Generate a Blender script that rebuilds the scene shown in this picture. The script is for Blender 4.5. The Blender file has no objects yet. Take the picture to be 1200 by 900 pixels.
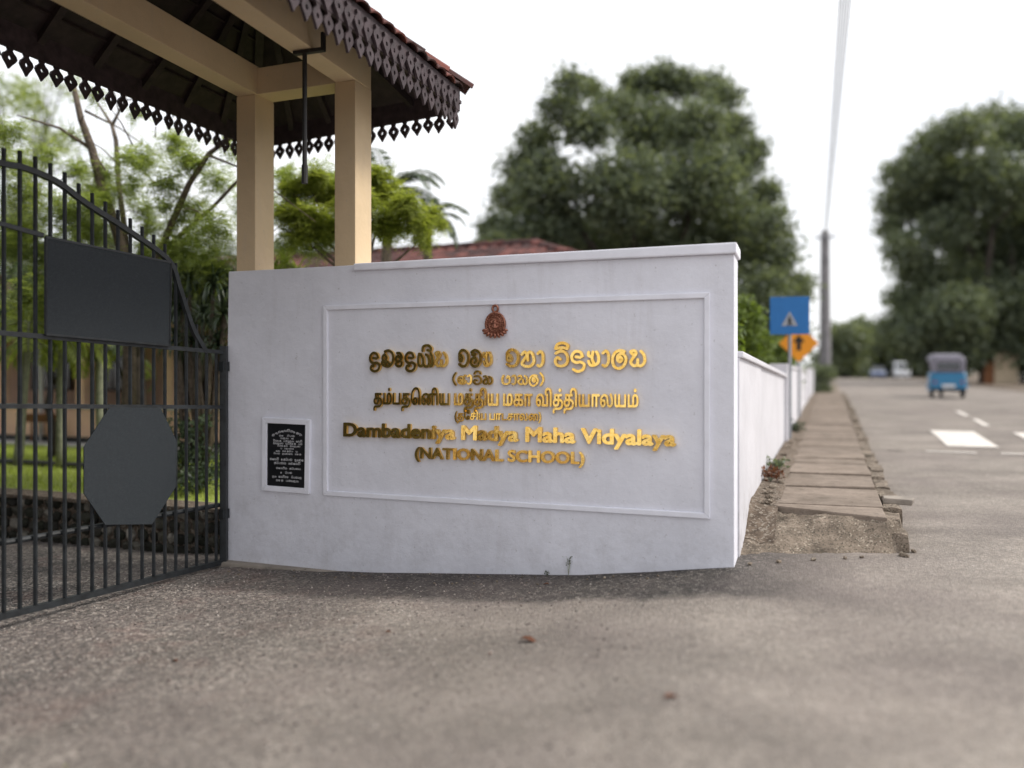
import bpy, bmesh, math, random
import numpy as np
from mathutils import Vector, Matrix, noise

# ------------------------------------------------------------------ camera, sky, sun, exposure
C = bpy.context.scene.collection
scn = bpy.context.scene
FPX, HY, EYE = 930.0, 435.0, 1.5          # focal length and horizon of a 1200x900 frame; eye height
cam_d = bpy.data.cameras.new("camera")
cam = bpy.data.objects.new("camera", cam_d)
C.objects.link(cam)
cam.location = (0, 0, EYE)
cam.rotation_euler = (math.radians(90), 0, 0)
cam_d.sensor_width = 36.0
cam_d.lens = FPX / 1200 * 36
cam_d.shift_y = -15 / 1200
cam_d.clip_start = 0.05
cam_d.clip_end = 2000
cam_d.dof.use_dof = True
cam_d.dof.focus_distance = 6.9
cam_d.dof.aperture_fstop = 0.38
scn.camera = cam

SUN_EL, SUN_AZ = math.radians(46), math.radians(98)     # azimuth from +Y towards +X
w = bpy.data.worlds.new("World")
scn.world = w
w.use_nodes = True
wn, wl = w.node_tree.nodes, w.node_tree.links
wn.clear()
sky = wn.new("ShaderNodeTexSky")
sky.sky_type = 'NISHITA'
sky.sun_disc = False
sky.sun_elevation = SUN_EL
sky.sun_rotation = SUN_AZ
sky.dust_density = 3.0
bg1 = wn.new("ShaderNodeBackground")
bg1.inputs[1].default_value = 0.1
wl.new(sky.outputs[0], bg1.inputs[0])
bg2 = wn.new("ShaderNodeBackground")                     # the overcast layer
tcw = wn.new("ShaderNodeTexCoord")
mpw = wn.new("ShaderNodeMapping")
mpw.inputs['Scale'].default_value = (1, 1, 2.5)
nzw = wn.new("ShaderNodeTexNoise")
nzw.inputs['Scale'].default_value = 2.2
nzw.inputs['Detail'].default_value = 6
rpw = wn.new("ShaderNodeValToRGB")
rpw.color_ramp.elements[0].position = .3
rpw.color_ramp.elements[0].color = (.90, .92, .97, 1)
rpw.color_ramp.elements[1].position = .7
rpw.color_ramp.elements[1].color = (1, 1, 1, 1)
wl.new(tcw.outputs['Generated'], mpw.inputs[0])
wl.new(mpw.outputs[0], nzw.inputs['Vector'])
wl.new(nzw.outputs[0], rpw.inputs[0])
wl.new(rpw.outputs[0], bg2.inputs[0])
bg2.inputs[1].default_value = 1.02
mxw = wn.new("ShaderNodeMixShader")
mxw.inputs[0].default_value = 0.88
wl.new(bg1.outputs[0], mxw.inputs[1])
wl.new(bg2.outputs[0], mxw.inputs[2])
ow = wn.new("ShaderNodeOutputWorld")
wl.new(mxw.outputs[0], ow.inputs[0])

sd = bpy.data.lights.new("sun", 'SUN')
sd.energy = 2.3
sd.angle = math.radians(16)
sd.color = (1.0, .95, .87)
sun = bpy.data.objects.new("sun", sd)
C.objects.link(sun)
S = Vector((math.sin(SUN_AZ) * math.cos(SUN_EL), math.cos(SUN_AZ) * math.cos(SUN_EL), math.sin(SUN_EL)))
sun.rotation_euler = S.to_track_quat('Z', 'Y').to_euler()
sun.location = (20, 0, 30)

scn.view_settings.view_transform = 'Standard'
scn.view_settings.look = 'None'
scn.view_settings.exposure = 0.43
scn.view_settings.gamma = 1.0
scn.cycles.max_bounces = 6
scn.cycles.diffuse_bounces = 3
scn.cycles.glossy_bounces = 3
scn.cycles.transparent_max_bounces = 8
scn.cycles.use_denoising = True

rnd = random.Random(7)
R = math.radians

# ------------------------------------------------------------------ frames of the place
def V(*a): return Vector(a)
W0 = V(-2.71, 7.59, 0)                    # left end of the sign wall, front face
U = V(.9396, -.3425, 0)                   # along the sign wall, to the right
N_ = V(.3425, .9396, 0)                   # away behind the sign wall
UP = V(0, 0, 1)
K0 = V(1.68, 5.99, 0)                     # corner where the side wall starts
RS = V(.3722, .9281, 0)                   # along the road
RN = V(.9281, -.3722, 0)                  # across the road, to the right
def W(a, b, z): return W0 + U * a + N_ * b + UP * z
def Q(n, s, z=0): return K0 + RN * n + RS * s + UP * z
def at(px, py, Y): return V((px - 600) / FPX * Y, Y, EYE + (HY - py) / FPX * Y)
GD = V(-.444, -.896, 0).normalized()      # along the gate, from its hinge
GN = V(.896, -.444, 0).normalized()       # out of the gate, towards the road
G0 = V(-2.74, 7.55, 0)
def GP(t, z, o=0): return G0 + GD * t + GN * o + UP * z

def smooth(x):
    x = max(0., min(1., x)); return x * x * (3 - 2 * x)
def road_z(s): return .02 + .43 * smooth((s - 2) / 20) + .12 * smooth((s - 22) / 80)
def walk_z(s): return .30 + .25 * smooth(s / 25) + .07 * smooth((s - 25) / 80)
PROF = [(-30, -.5), (-8, -.46), (-1.2, -.43), (-.35, -.375), (0, -.345), (1.42, -.30), (3.4, -.15), (4.67, .025), (5.6, .02), (60, .02)]
def prof(a):
    for (a0, z0), (a1, z1) in zip(PROF, PROF[1:]):
        if a <= a1:
            return z0 + (z1 - z0) * max(0, (a - a0)) / (a1 - a0)
    return .02
def ground_z(x, y):
    dx, dy = x - W0.x, y - W0.y
    a = dx * U.x + dy * U.y
    s = (x - K0.x) * RS.x + (y - K0.y) * RS.y
    n = (x - K0.x) * RN.x + (y - K0.y) * RN.y
    z = prof(a)
    if n > -.3: z += (road_z(s) - .02) * min(1, (n + .3) / .3)
    return z + .012 * noise.noise(V(x * .6, y * .6, 3)) + .004 * noise.noise(V(x * 3, y * 3, 9))

# ------------------------------------------------------------------ materials
MAT = {}
class NT:
    def __init__(s, name):
        s.m = bpy.data.materials.new(name); s.m.use_nodes = True
        s.n = s.m.node_tree.nodes; s.l = s.m.node_tree.links; s.n.clear()
        s.out = s.n.new('ShaderNodeOutputMaterial')
        s.tc = s.n.new('ShaderNodeTexCoord'); s.geo = s.n.new('ShaderNodeNewGeometry')
        MAT[name] = s.m
    def link(s, a, b):
        if hasattr(a, 'node'): s.l.new(a, b)
        else: b.default_value = a
    def noise(s, scale, detail=4, rough=.55, vec=None, sc=None):
        n = s.n.new('ShaderNodeTexNoise'); n.inputs['Scale'].default_value = scale
        n.inputs['Detail'].default_value = detail; n.inputs['Roughness'].default_value = rough
        v = vec or s.geo.outputs['Position']
        if sc:
            mp = s.n.new('ShaderNodeMapping'); mp.inputs['Scale'].default_value = sc
            s.l.new(v, mp.inputs[0]); v = mp.outputs[0]
        s.l.new(v, n.inputs['Vector']); return n.outputs[0]
    def voro(s, scale, out='Distance', feature='F1'):
        n = s.n.new('ShaderNodeTexVoronoi'); n.inputs['Scale'].default_value = scale; n.feature = feature
        s.l.new(s.geo.outputs['Position'], n.inputs['Vector']); return n.outputs[out]
    def math(s, op, a, b=0.0, clamp=False):
        n = s.n.new('ShaderNodeMath'); n.operation = op; n.use_clamp = clamp
        s.link(a, n.inputs[0]); s.link(b, n.inputs[1]); return n.outputs[0]
    def ramp(s, f, stops):
        n = s.n.new('ShaderNodeValToRGB'); e = n.color_ramp.elements
        full = lambda c: (c, c, c, 1) if isinstance(c, (int, float)) else (*c, 1)
        e[0].position = stops[0][0]; e[1].position = stops[-1][0]; e[0].color = full(stops[0][1]); e[1].color = full(stops[-1][1])
        for p, c in stops[1:-1]: e.new(p).color = full(c)
        s.link(f, n.inputs[0]); return n.outputs[0]
    def mix(s, f, a, b, mode='MIX'):
        n = s.n.new('ShaderNodeMix'); n.data_type = 'RGBA'; n.blend_type = mode
        for k, v in ((0, f), (6, a), (7, b)):
            if isinstance(v, tuple): v = (*v, 1)
            s.link(v, n.inputs[k])
        return n.outputs[2]
    def sep(s, v=None):
        n = s.n.new('ShaderNodeSeparateXYZ'); s.l.new(v or s.geo.outputs['Position'], n.inputs[0]); return n.outputs
    def bump(s, h, strength, dist=.01):
        n = s.n.new('ShaderNodeBump'); n.inputs['Strength'].default_value = strength
        n.inputs['Distance'].default_value = dist; s.link(h, n.inputs['Height']); return n.outputs[0]
    def pbr(s, col, rough=.7, metal=0., bump=None, spec=.4):
        p = s.n.new('ShaderNodeBsdfPrincipled')
        s.link((*col, 1) if isinstance(col, tuple) else col, p.inputs['Base Color'])
        s.link(rough, p.inputs['Roughness']); s.link(metal, p.inputs['Metallic'])
        p.inputs['Specular IOR Level'].default_value = spec
        if bump: s.l.new(bump, p.inputs['Normal'])
        s.l.new(p.outputs[0], s.out.inputs[0]); return p

def simple(name, col, rough=.7, metal=0., var=.25, scale=6, bump=.15, bscale=60, spec=.4, dist=.004):
    t = NT(name)
    f = t.noise(scale, 5, .6)
    c = t.mix(t.ramp(f, [(.3, 0.), (.7, 1.)]), tuple(x * (1 - var) for x in col), tuple(min(1, x * (1 + var)) for x in col))
    t.pbr(c, rough, metal, t.bump(t.noise(bscale, 3), bump, dist), spec)
    return t.m

def wallpaint(name, col, dirt=.5, zoff=-.3):
    t = NT(name)
    big = t.ramp(t.noise(1.3, 5, .6), [(.3, .85), (.7, 1.)])
    c = t.mix(1., col, big, 'MULTIPLY')
    st = t.ramp(t.noise(1.0, 5, .65, sc=(7, 7, .7)), [(.56, 0.), (.78, 1.)])
    c = t.mix(t.math('MULTIPLY', st, .20), c, (.40, .37, .37))
    c = t.mix(t.math('MULTIPLY', t.ramp(t.noise(2.4, 8, .75), [(.52, 0.), (.66, 1.)]), .07), c, (.45, .41, .42))
    z = t.sep()
    zz = t.math('ADD', z[2], t.math('MULTIPLY', t.noise(5, 6, .7), -.42))
    lo = t.ramp(zz, [(.0, 1.), (.28, 0.)])
    n2 = t.ramp(t.noise(5, 8, .8), [(.46, 0.), (.75, 1.)])
    c = t.mix(t.math('MULTIPLY', t.math('MULTIPLY', lo, n2), dirt), c, (.22, .19, .17))
    sp = t.ramp(t.noise(38, 2, .5), [(.70, 0.), (.74, 1.)])
    c = t.mix(t.math('MULTIPLY', sp, .35), c, (.33, .31, .31))
    h = t.math('ADD', t.noise(170, 3), t.math('MULTIPLY', t.noise(9, 5, .6), 4.))
    t.pbr(c, .62, 0., t.bump(h, .45, .004), .3)
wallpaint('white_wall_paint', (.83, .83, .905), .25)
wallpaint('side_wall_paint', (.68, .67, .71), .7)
simple('white_moulding', (.83, .83, .905), .6, var=.06, scale=5, bump=.2)
wallpaint('cream_paint', (.67, .51, .325), .3)
simple('gate_paint', (.018, .021, .024), .48, var=.5, scale=14, bump=.3, bscale=90, spec=.5)
t = NT('board_metal')
c = t.mix(t.ramp(t.noise(420, 2, .5), [(.58, 0.), (.66, 1.)]), (.020, .025, .030), (.11, .12, .13))
c = t.mix(t.ramp(t.noise(5, 5, .6), [(.3, 0.), (.7, .5)]), c, (.03, .035, .04))
t.pbr(c, .7, 0., t.bump(t.noise(220, 3), .3, .002), .25)
simple('dark_wood', (.030, .019, .019), .7, var=.5, scale=9, bump=.4, bscale=50)
simple('fascia_wood', (.050, .034, .038), .65, var=.45, scale=12, bump=.5, bscale=60)
simple('iron_dark', (.02, .018, .018), .5, var=.3, scale=20)
t = NT('gold')
c = t.mix(t.ramp(t.noise(30, 4), [(.35, 0.), (.65, 1.)]), (.92, .56, .12), (1., .70, .24))
t.pbr(c, .15, 1., t.bump(t.noise(38, 3), .16, .004))
t = NT('copper')
c = t.mix(t.ramp(t.noise(90, 4), [(.35, 0.), (.65, 1.)]), (.16, .05, .03), (.55, .26, .18))
t.pbr(c, .4, .8, t.bump(t.noise(160, 3), .5, .004))
simple('plaque_stone', (.010, .010, .012), .28, var=.3, bump=.02, spec=.5)
simple('plaque_print', (.52, .52, .54), .6, var=.2, scale=120, bump=0)
simple('peach_paint', (.88, .58, .42), .75, var=.12, scale=2)
simple('white_trim', (.6, .6, .6), .6, var=.1)
simple('dark_interior', (.03, .028, .027), .8)
simple('dark_plinth', (.035, .035, .035), .7)
simple('window_frame_wood', (.05, .03, .02), .6)
simple('bark_gray', (.13, .10, .075), .85, var=.45, scale=20, bump=.8, bscale=35, dist=.02)
simple('bark_pale', (.24, .25, .18), .8, var=.3, scale=14, bump=.6, bscale=30, dist=.01)
simple('bark_dark', (.05, .04, .034), .9, var=.4, scale=6, bump=.8, bscale=12, dist=.03)
simple('mirror_grey', (.3, .3, .3), .4)
simple('pole_concrete', (.22, .21, .22), .8, var=.2, scale=3)
simple('galvanised', (.30, .31, .34), .45, metal=.6, var=.2, scale=20)
simple('sign_blue', (.015, .14, .40), .45, var=.05)
simple('sign_white', (.75, .75, .75), .45, var=.04)
simple('sign_orange', (.75, .28, .01), .45, var=.05)
simple('cable', (.22, .22, .23), .6)
simple('tuk_blue', (.015, .17, .34), .35, var=.08, spec=.6)
simple('vinyl_grey', (.20, .19, .23), .7, var=.15)
simple('rubber', (.02, .02, .02), .8)
simple('dark_glass', (.015, .017, .02), .12, var=.1, spec=.8, bump=0)
simple('red_lens', (.35, .01, .01), .3)
simple('car_white', (.72, .74, .78), .3, var=.03, bump=0)
simple('car_blue_grey', (.10, .13, .22), .3, var=.05, bump=0)
simple('beige_plaster', (.52, .42, .30), .8, var=.15)
simple('brown_paint', (.20, .08, .03), .7)
simple('skin', (.30, .16, .10), .6)
simple('white_line', (.66, .61, .56), .75, var=.16, scale=8, bump=.5, bscale=140)
t = NT('worn_line')
f = t.ramp(t.noise(9, 6, .7), [(.5, 0.), (.68, 1.)])
t.pbr(t.mix(f, (.235, .20, .178), (.33, .29, .26)), .85)
simple('old_concrete', (.27, .235, .20), .85, var=.25, scale=5, bump=.7, bscale=40, dist=.01)

# asphalt: coarse bitumen and grit by the gate, smoother carriageway
t = NT('asphalt')
P = t.sep()
bx = t.math('ADD', t.math('MULTIPLY', t.math('SUBTRACT', P[0], W0.x), N_.x), t.math('MULTIPLY', t.math('SUBTRACT', P[1], W0.y), N_.y))
ax = t.math('ADD', t.math('MULTIPLY', t.math('SUBTRACT', P[0], W0.x), U.x), t.math('MULTIPLY', t.math('SUBTRACT', P[1], W0.y), U.y))
left = t.ramp(t.math('ADD', t.math('DIVIDE', ax, -6.), t.math('MULTIPLY', t.noise(.8, 4), .5)), [(-.0, 0.), (.45, 1.)])
left = t.ramp(t.math('ADD', t.math('MULTIPLY', ax, -.16), t.math('ADD', .62, t.math('MULTIPLY', t.noise(1.1, 4), .3))), [(.25, 0.), (.75, 1.)])
base = t.mix(t.ramp(t.noise(.9, 6, .62), [(.32, 0.), (.68, 1.)]), (.25, .205, .165), (.385, .32, .262))
grit = t.voro(52, 'Color')
gs = t.n.new('ShaderNodeSeparateColor'); t.l.new(grit, gs.inputs[0])
gc = t.ramp(gs.outputs[0], [(0., (.02, .019, .018)), (.4, (.075, .065, .057)), (.6, (.26, .215, .185)), (.85, (.56, .48, .41)), (1., (.82, .73, .65))])
base = t.mix(t.math('ADD', .22, t.math('MULTIPLY', left, .62)), base, gc)
g2 = t.n.new('ShaderNodeSeparateColor'); t.l.new(t.voro(210, 'Color'), g2.inputs[0])
base = t.mix(.35, base, t.ramp(g2.outputs[1], [(0., .06), (.5, .19), (1., .42)]))
red = t.ramp(t.noise(1.6, 6, .7), [(.52, 0.), (.7, 1.)])
base = t.mix(t.math('MULTIPLY', t.math('MULTIPLY', red, left), .5), base, (.33, .17, .14))
# damp mossy bitumen plus painted shade along the foot of the sign wall
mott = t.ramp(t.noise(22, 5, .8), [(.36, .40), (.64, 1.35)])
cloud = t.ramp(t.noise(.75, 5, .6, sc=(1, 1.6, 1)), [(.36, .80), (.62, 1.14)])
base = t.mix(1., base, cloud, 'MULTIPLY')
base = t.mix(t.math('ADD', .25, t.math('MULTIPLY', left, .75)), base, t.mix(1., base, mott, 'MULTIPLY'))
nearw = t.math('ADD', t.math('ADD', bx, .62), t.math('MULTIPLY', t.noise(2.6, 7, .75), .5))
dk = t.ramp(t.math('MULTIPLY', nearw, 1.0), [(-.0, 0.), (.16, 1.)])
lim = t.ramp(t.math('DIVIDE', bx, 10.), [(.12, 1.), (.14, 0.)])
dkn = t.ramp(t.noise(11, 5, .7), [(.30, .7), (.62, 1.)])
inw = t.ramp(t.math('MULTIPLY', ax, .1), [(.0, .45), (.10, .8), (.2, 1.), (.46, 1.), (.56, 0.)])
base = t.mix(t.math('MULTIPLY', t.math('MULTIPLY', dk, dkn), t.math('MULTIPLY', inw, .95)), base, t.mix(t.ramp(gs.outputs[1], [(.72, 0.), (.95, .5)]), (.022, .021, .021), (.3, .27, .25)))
blot = t.ramp(t.noise(3.2, 5, .75), [(.60, 0.), (.72, 1.)])
base = t.mix(t.math('MULTIPLY', blot, .45), base, (.11, .09, .08))
# tyre-worn patches on the open part
tw = t.ramp(t.noise(.6, 5, .6), [(.42, 0.), (.66, 1.)])
base = t.mix(t.math('MULTIPLY', tw, .4), base, (.16, .13, .125))
h = t.math('ADD', t.voro(75), t.math('MULTIPLY', t.noise(24, 6, .7), .8))
t.pbr(base, .86, 0., t.bump(h, .8, .012), .3)

t = NT('soil')
c = t.mix(t.ramp(t.noise(14, 6, .7), [(.3, 0.), (.7, 1.)]), (.05, .038, .03), (.22, .17, .13))
g = t.n.new('ShaderNodeSeparateColor'); t.l.new(t.voro(60, 'Color'), g.inputs[0])
c = t.mix(t.ramp(g.outputs[0], [(.7, 0.), (.9, .7)]), c, (.34, .30, .25))
t.pbr(c, .95, 0., t.bump(t.noise(40, 6, .7), .9, .02), .2)
t = NT('rough_concrete')
c = t.mix(t.ramp(t.noise(5, 6, .7), [(.3, 0.), (.66, 1.)]), (.075, .06, .047), (.29, .235, .185))
g = t.n.new('ShaderNodeSeparateColor'); t.l.new(t.voro(95, 'Color'), g.inputs[0])
c = t.mix(t.math('MULTIPLY', t.ramp(g.outputs[0], [(.78, 0.), (.97, .9)]), t.ramp(t.noise(7, 4, .6), [(.4, .1), (.6, 1.)])), c, (.48, .42, .34))
c = t.mix(t.ramp(g.outputs[1], [(.7, 0.), (.95, .7)]), c, (.05, .045, .035))
t.pbr(c, .95, 0., t.bump(t.noise(22, 7, .75), .9, .015), .2)
t = NT('slab_concrete')
c = t.mix(t.ramp(t.noise(4, 6, .65), [(.3, 0.), (.7, 1.)]), (.18, .143, .113), (.29, .237, .195))
oi = t.n.new('ShaderNodeObjectInfo')
c = t.mix(1., c, t.ramp(oi.outputs['Random'], [(0., .86), (1., 1.06)]), 'MULTIPLY')
c = t.mix(t.ramp(t.noise(22, 5, .7), [(.56, 0.), (.70, .8)]), c, (.09, .075, .06))
c = t.mix(t.ramp(t.noise(2.6, 7, .75), [(.50, 0.), (.68, .65)]), c, (.11, .09, .07))
t.pbr(c, .9, 0., t.bump(t.noise(50, 6, .7), .6, .01), .25)
t = NT('grass_green')
c = t.mix(t.ramp(t.noise(1.2, 5), [(.3, 0.), (.7, 1.)]), (.30, .36, .09), (.52, .58, .2))
t.pbr(c, .9, 0., t.bump(t.noise(60, 4), 1., .03), .1)
t = NT('pebble')
c = t.ramp(t.geo.outputs['Random Per Island'], [(0., (.05, .045, .045)), (.4, (.16, .13, .12)), (.75, (.34, .28, .25)), (1., (.55, .50, .46))])
t.pbr(c, .85)
t = NT('stone')
oi = t.n.new('ShaderNodeObjectInfo')
c = t.ramp(oi.outputs['Random'], [(0., (.015, .014, .012)), (.6, (.04, .037, .032)), (.85, (.12, .11, .09)), (1., (.36, .33, .29))])
c = t.mix(t.ramp(t.noise(9, 5, .7), [(.4, 0.), (.7, .8)]), c, (.035, .04, .025))
t.pbr(c, .9, 0., t.bump(t.noise(25, 5, .7), .8, .02), .25)
t = NT('roof_tile')
oi = t.n.new('ShaderNodeObjectInfo')
rr = t.math('FRACT', t.math('ADD', oi.outputs['Random'], t.geo.outputs['Random Per Island']))
c = t.ramp(rr, [(0., (.028, .010, .009)), (.6, (.09, .026, .021)), (1., (.19, .062, .048))])
c = t.mix(t.ramp(t.noise(7, 6, .7), [(.42, 0.), (.72, .8)]), c, (.055, .04, .04))
t.pbr(c, .8, 0., t.bump(t.noise(40, 4), .5, .008), .3)

def leafmat(name, dark, light, trans=.35, spec=.35, rough=.45):
    t = NT(name)
    c = t.ramp(t.geo.outputs['Random Per Island'], [(0., dark), (.55, tuple((a + b) / 2 for a, b in zip(dark, light))), (1., light)])
    p = t.n.new('ShaderNodeBsdfPrincipled'); t.l.new(c, p.inputs['Base Color'])
    p.inputs['Roughness'].default_value = rough; p.inputs['Specular IOR Level'].default_value = spec
    tr = t.n.new('ShaderNodeBsdfTranslucent')
    t.l.new(t.mix(1., c, (1.5, 1.5, .7), 'MULTIPLY'), tr.inputs[0])
    mx = t.n.new('ShaderNodeMixShader'); mx.inputs[0].default_value = trans
    t.l.new(p.outputs[0], mx.inputs[1]); t.l.new(tr.outputs[0], mx.inputs[2]); t.l.new(mx.outputs[0], t.out.inputs[0])
leafmat('leaf_feather', (.15, .20, .065), (.38, .44, .17), .5)
leafmat('leaf_lime', (.17, .21, .045), (.40, .44, .13), .5)
leafmat('leaf_dark', (.018, .032, .014), (.075, .10, .045), .25)
leafmat('leaf_big_tree', (.072, .094, .072), (.215, .25, .165), .4)
leafmat('leaf_strap', (.015, .03, .018), (.09, .12, .07), .2, .6, .35)
leafmat('leaf_palm', (.030, .05, .025), (.10, .14, .06), .25, .3)
leafmat('leaf_areca', (.17, .22, .04), (.46, .52, .16), .45, .5)
leafmat('leaf_shrub', (.025, .05, .02), (.12, .16, .09), .25, .6)
leafmat('leaf_hedge', (.05, .08, .015), (.20, .27, .06), .35)
leafmat('leaf_far', (.09, .115, .08), (.22, .25, .16), .4)
leafmat('grass_blade', (.28, .36, .06), (.58, .66, .18), .4)
leafmat('dry_leaf', (.06, .02, .012), (.26, .11, .06), .2)

# ------------------------------------------------------------------ object helpers
def tag(o, label=None, cat=None, group=None, kind=None):
    for k, v in (('label', label), ('category', cat), ('group', group), ('kind', kind)):
        if v: o[k] = v
    return o
def empty(name, loc, label=None, cat=None, group=None):
    o = bpy.data.objects.new(name, None); C.objects.link(o); o.location = loc
    o.empty_display_size = .2
    return tag(o, label, cat, group)
def root_of(p):
    return V(0, 0, 0) if p is None else (p.location + (root_of(p.parent) if p.parent else V(0, 0, 0)))
def finish(name, me, mat, parent, loc=None, smooth=False):
    if mat: me.materials.append(MAT[mat])
    if smooth:
        me.polygons.foreach_set('use_smooth', [True] * len(me.polygons))
    o = bpy.data.objects.new(name, me); C.objects.link(o)
    if parent: o.parent = parent
    if loc is not None: o.location = loc
    return o
class MB:
    def __init__(s): s.v = []; s.f = []
    def add(s, vs, fs):
        k = len(s.v); s.v += [Vector(p) for p in vs]; s.f += [tuple(i + k for i in f) for f in fs]; return s
    def prism(s, pts, d):
        """closed 3-D polygon pushed along vector d"""
        n = len(pts); vs = [Vector(p) for p in pts] + [Vector(p) + d for p in pts]
        fs = [tuple(range(n))[::-1], tuple(range(n, 2 * n))] + [(i, (i + 1) % n, n + (i + 1) % n, n + i) for i in range(n)]
        return s.add(vs, fs)
    def box(s, o, ex, ey, ez):
        """corner o and three edge vectors"""
        return s.prism([o, o + ex, o + ex + ey, o + ey], ez)
    def tube(s, pts, rad, sides=8, cap=True):
        pts = [Vector(p) for p in pts]; n = len(pts)
        if not isinstance(rad, (list, tuple)): rad = [rad] * n
        vs = []; prev = None
        for i, p in enumerate(pts):
            d = (pts[min(i + 1, n - 1)] - pts[max(i - 1, 0)]).normalized()
            if prev is None:
                prev = d.cross(V(0, 0, 1) if abs(d.z) < .9 else V(1, 0, 0)).normalized()
            x = (prev - d * prev.dot(d)).normalized(); y = d.cross(x); prev = x
            off = math.pi / 4 if sides == 4 else 0
            for k in range(sides):
                a = 2 * math.pi * k / sides + off
                vs.append(p + (x * math.cos(a) + y * math.sin(a)) * rad[i])
        fs = [(i * sides + k, i * sides + (k + 1) % sides, (i + 1) * sides + (k + 1) % sides, (i + 1) * sides + k)
              for i in range(n - 1) for k in range(sides)]
        if cap: fs += [tuple(range(sides))[::-1], tuple((n - 1) * sides + k for k in range(sides))]
        return s.add(vs, fs)
    def lathe(s, c, prof_, axis=UP, seg=20, x=None):
        axis = axis.normalized(); x = (x or axis.orthogonal()).normalized(); y = axis.cross(x)
        vs = [c + axis * h + (x * math.cos(2 * math.pi * k / seg) + y * math.sin(2 * math.pi * k / seg)) * r for r, h in prof_ for k in range(seg)]
        n = len(prof_)
        fs = [(i * seg + k, i * seg + (k + 1) % seg, (i + 1) * seg + (k + 1) % seg, (i + 1) * seg + k) for i in range(n - 1) for k in range(seg)]
        fs += [tuple(range(seg))[::-1], tuple((n - 1) * seg + k for k in range(seg))]
        return s.add(vs, fs)
    def build(s, name, mat, parent=None, smooth=False, bevel=0, origin=None):
        """mesh laid out in world space; origin in world space (default: the parent's place)"""
        base = root_of(parent) if parent else V(0, 0, 0)
        org = origin if origin is not None else (base if parent else V(0, 0, 0))
        me = bpy.data.meshes.new(name)
        me.from_pydata([tuple(p - org) for p in s.v], [], s.f)
        if bevel:
            bm = bmesh.new(); bm.from_mesh(me)
            bmesh.ops.recalc_face_normals(bm, faces=bm.faces)
            bmesh.ops.bevel(bm, geom=[e for e in bm.edges if e.is_manifold and e.calc_face_angle(0) > .5], offset=bevel, segments=2, affect='EDGES', profile=.6)
            bm.to_mesh(me); bm.free()
        else:
            bm = bmesh.new(); bm.from_mesh(me); bmesh.ops.recalc_face_normals(bm, faces=bm.faces); bm.to_mesh(me); bm.free()
        return finish(name, me, mat, parent, org - base, smooth)
def copy_to(src, parent, loc, rot=None, name=None, scale=None):
    o = src.copy(); C.objects.link(o); o.parent = parent; o.location = loc
    if rot is not None: o.rotation_euler = rot
    if scale is not None: o.scale = scale
    return o
def copy_tree(o, parent=None):
    c = o.copy(); C.objects.link(c); c.parent = parent
    for ch in list(o.children): copy_tree(ch, c)
    return c
def np_mesh(name, v, f, mat, parent=None, kind=None):
    """v (n,3) world, f (m,k); joined foliage and the like"""
    base = root_of(parent) if parent else V(0, 0, 0)
    v = np.asarray(v, dtype=np.float32) - np.array(base, dtype=np.float32)
    f = np.asarray(f, dtype=np.int32); m, k = f.shape
    me = bpy.data.meshes.new(name)
    me.vertices.add(len(v)); me.vertices.foreach_set('co', v.ravel())
    me.loops.add(m * k); me.loops.foreach_set('vertex_index', f.ravel())
    me.polygons.add(m); me.polygons.foreach_set('loop_start', np.arange(0, m * k, k, dtype=np.int32))
    me.polygons.foreach_set('loop_total', np.full(m, k, dtype=np.int32))
    me.update(calc_edges=True)
    o = finish(name, me, mat, parent)
    if kind: o['kind'] = kind
    return o
rg = np.random.default_rng(11)
def unit(v): return v / np.maximum(1e-6, np.linalg.norm(v, axis=-1, keepdims=True))
def leaves_at(p, size, aspect=.45, up=.3, jit=.4):
    """a rhombus leaf at every point"""
    n = len(p); d = unit(rg.normal(size=(n, 3)) + np.array([0, 0, -.15]))
    nn = rg.normal(size=(n, 3)); nn[:, 2] += up * 3
    s = unit(np.cross(d, nn)); L = size * (1 + jit * rg.uniform(-1, 1, (n, 1))); Wd = L * aspect
    v = np.stack([p, p + d * L * .5 + s * Wd * .5, p + d * L, p + d * L * .5 - s * Wd * .5], 1).reshape(-1, 3)
    return v, np.arange(n * 4).reshape(n, 4)
def clump_points(cs, n, shell=.55):
    """points spread in ellipsoid clumps: cs rows x y z r"""
    cs = np.array(cs, dtype=float); w_ = cs[:, 3] ** 2; idx = rg.choice(len(cs), n, p=w_ / w_.sum())
    d = unit(rg.normal(size=(n, 3))); r = (shell + (1 - shell) * rg.random(n) ** .8) * cs[idx, 3]
    r *= np.where(rg.random(n) < .25, rg.uniform(.2, 1.12, n), 1.)
    return cs[idx, :3] + d * r[:, None] * np.array([1, 1, .82])
def twiggy(cs, n, k, spread, shell=.5):
    """leaf points gathered in small bunches, so that gaps stay open between them"""
    c = clump_points(cs, n, shell)
    return (c[:, None, :] + rg.normal(size=(n, k, 3)) * spread * np.array([1, 1, .7])).reshape(-1, 3)
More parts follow.
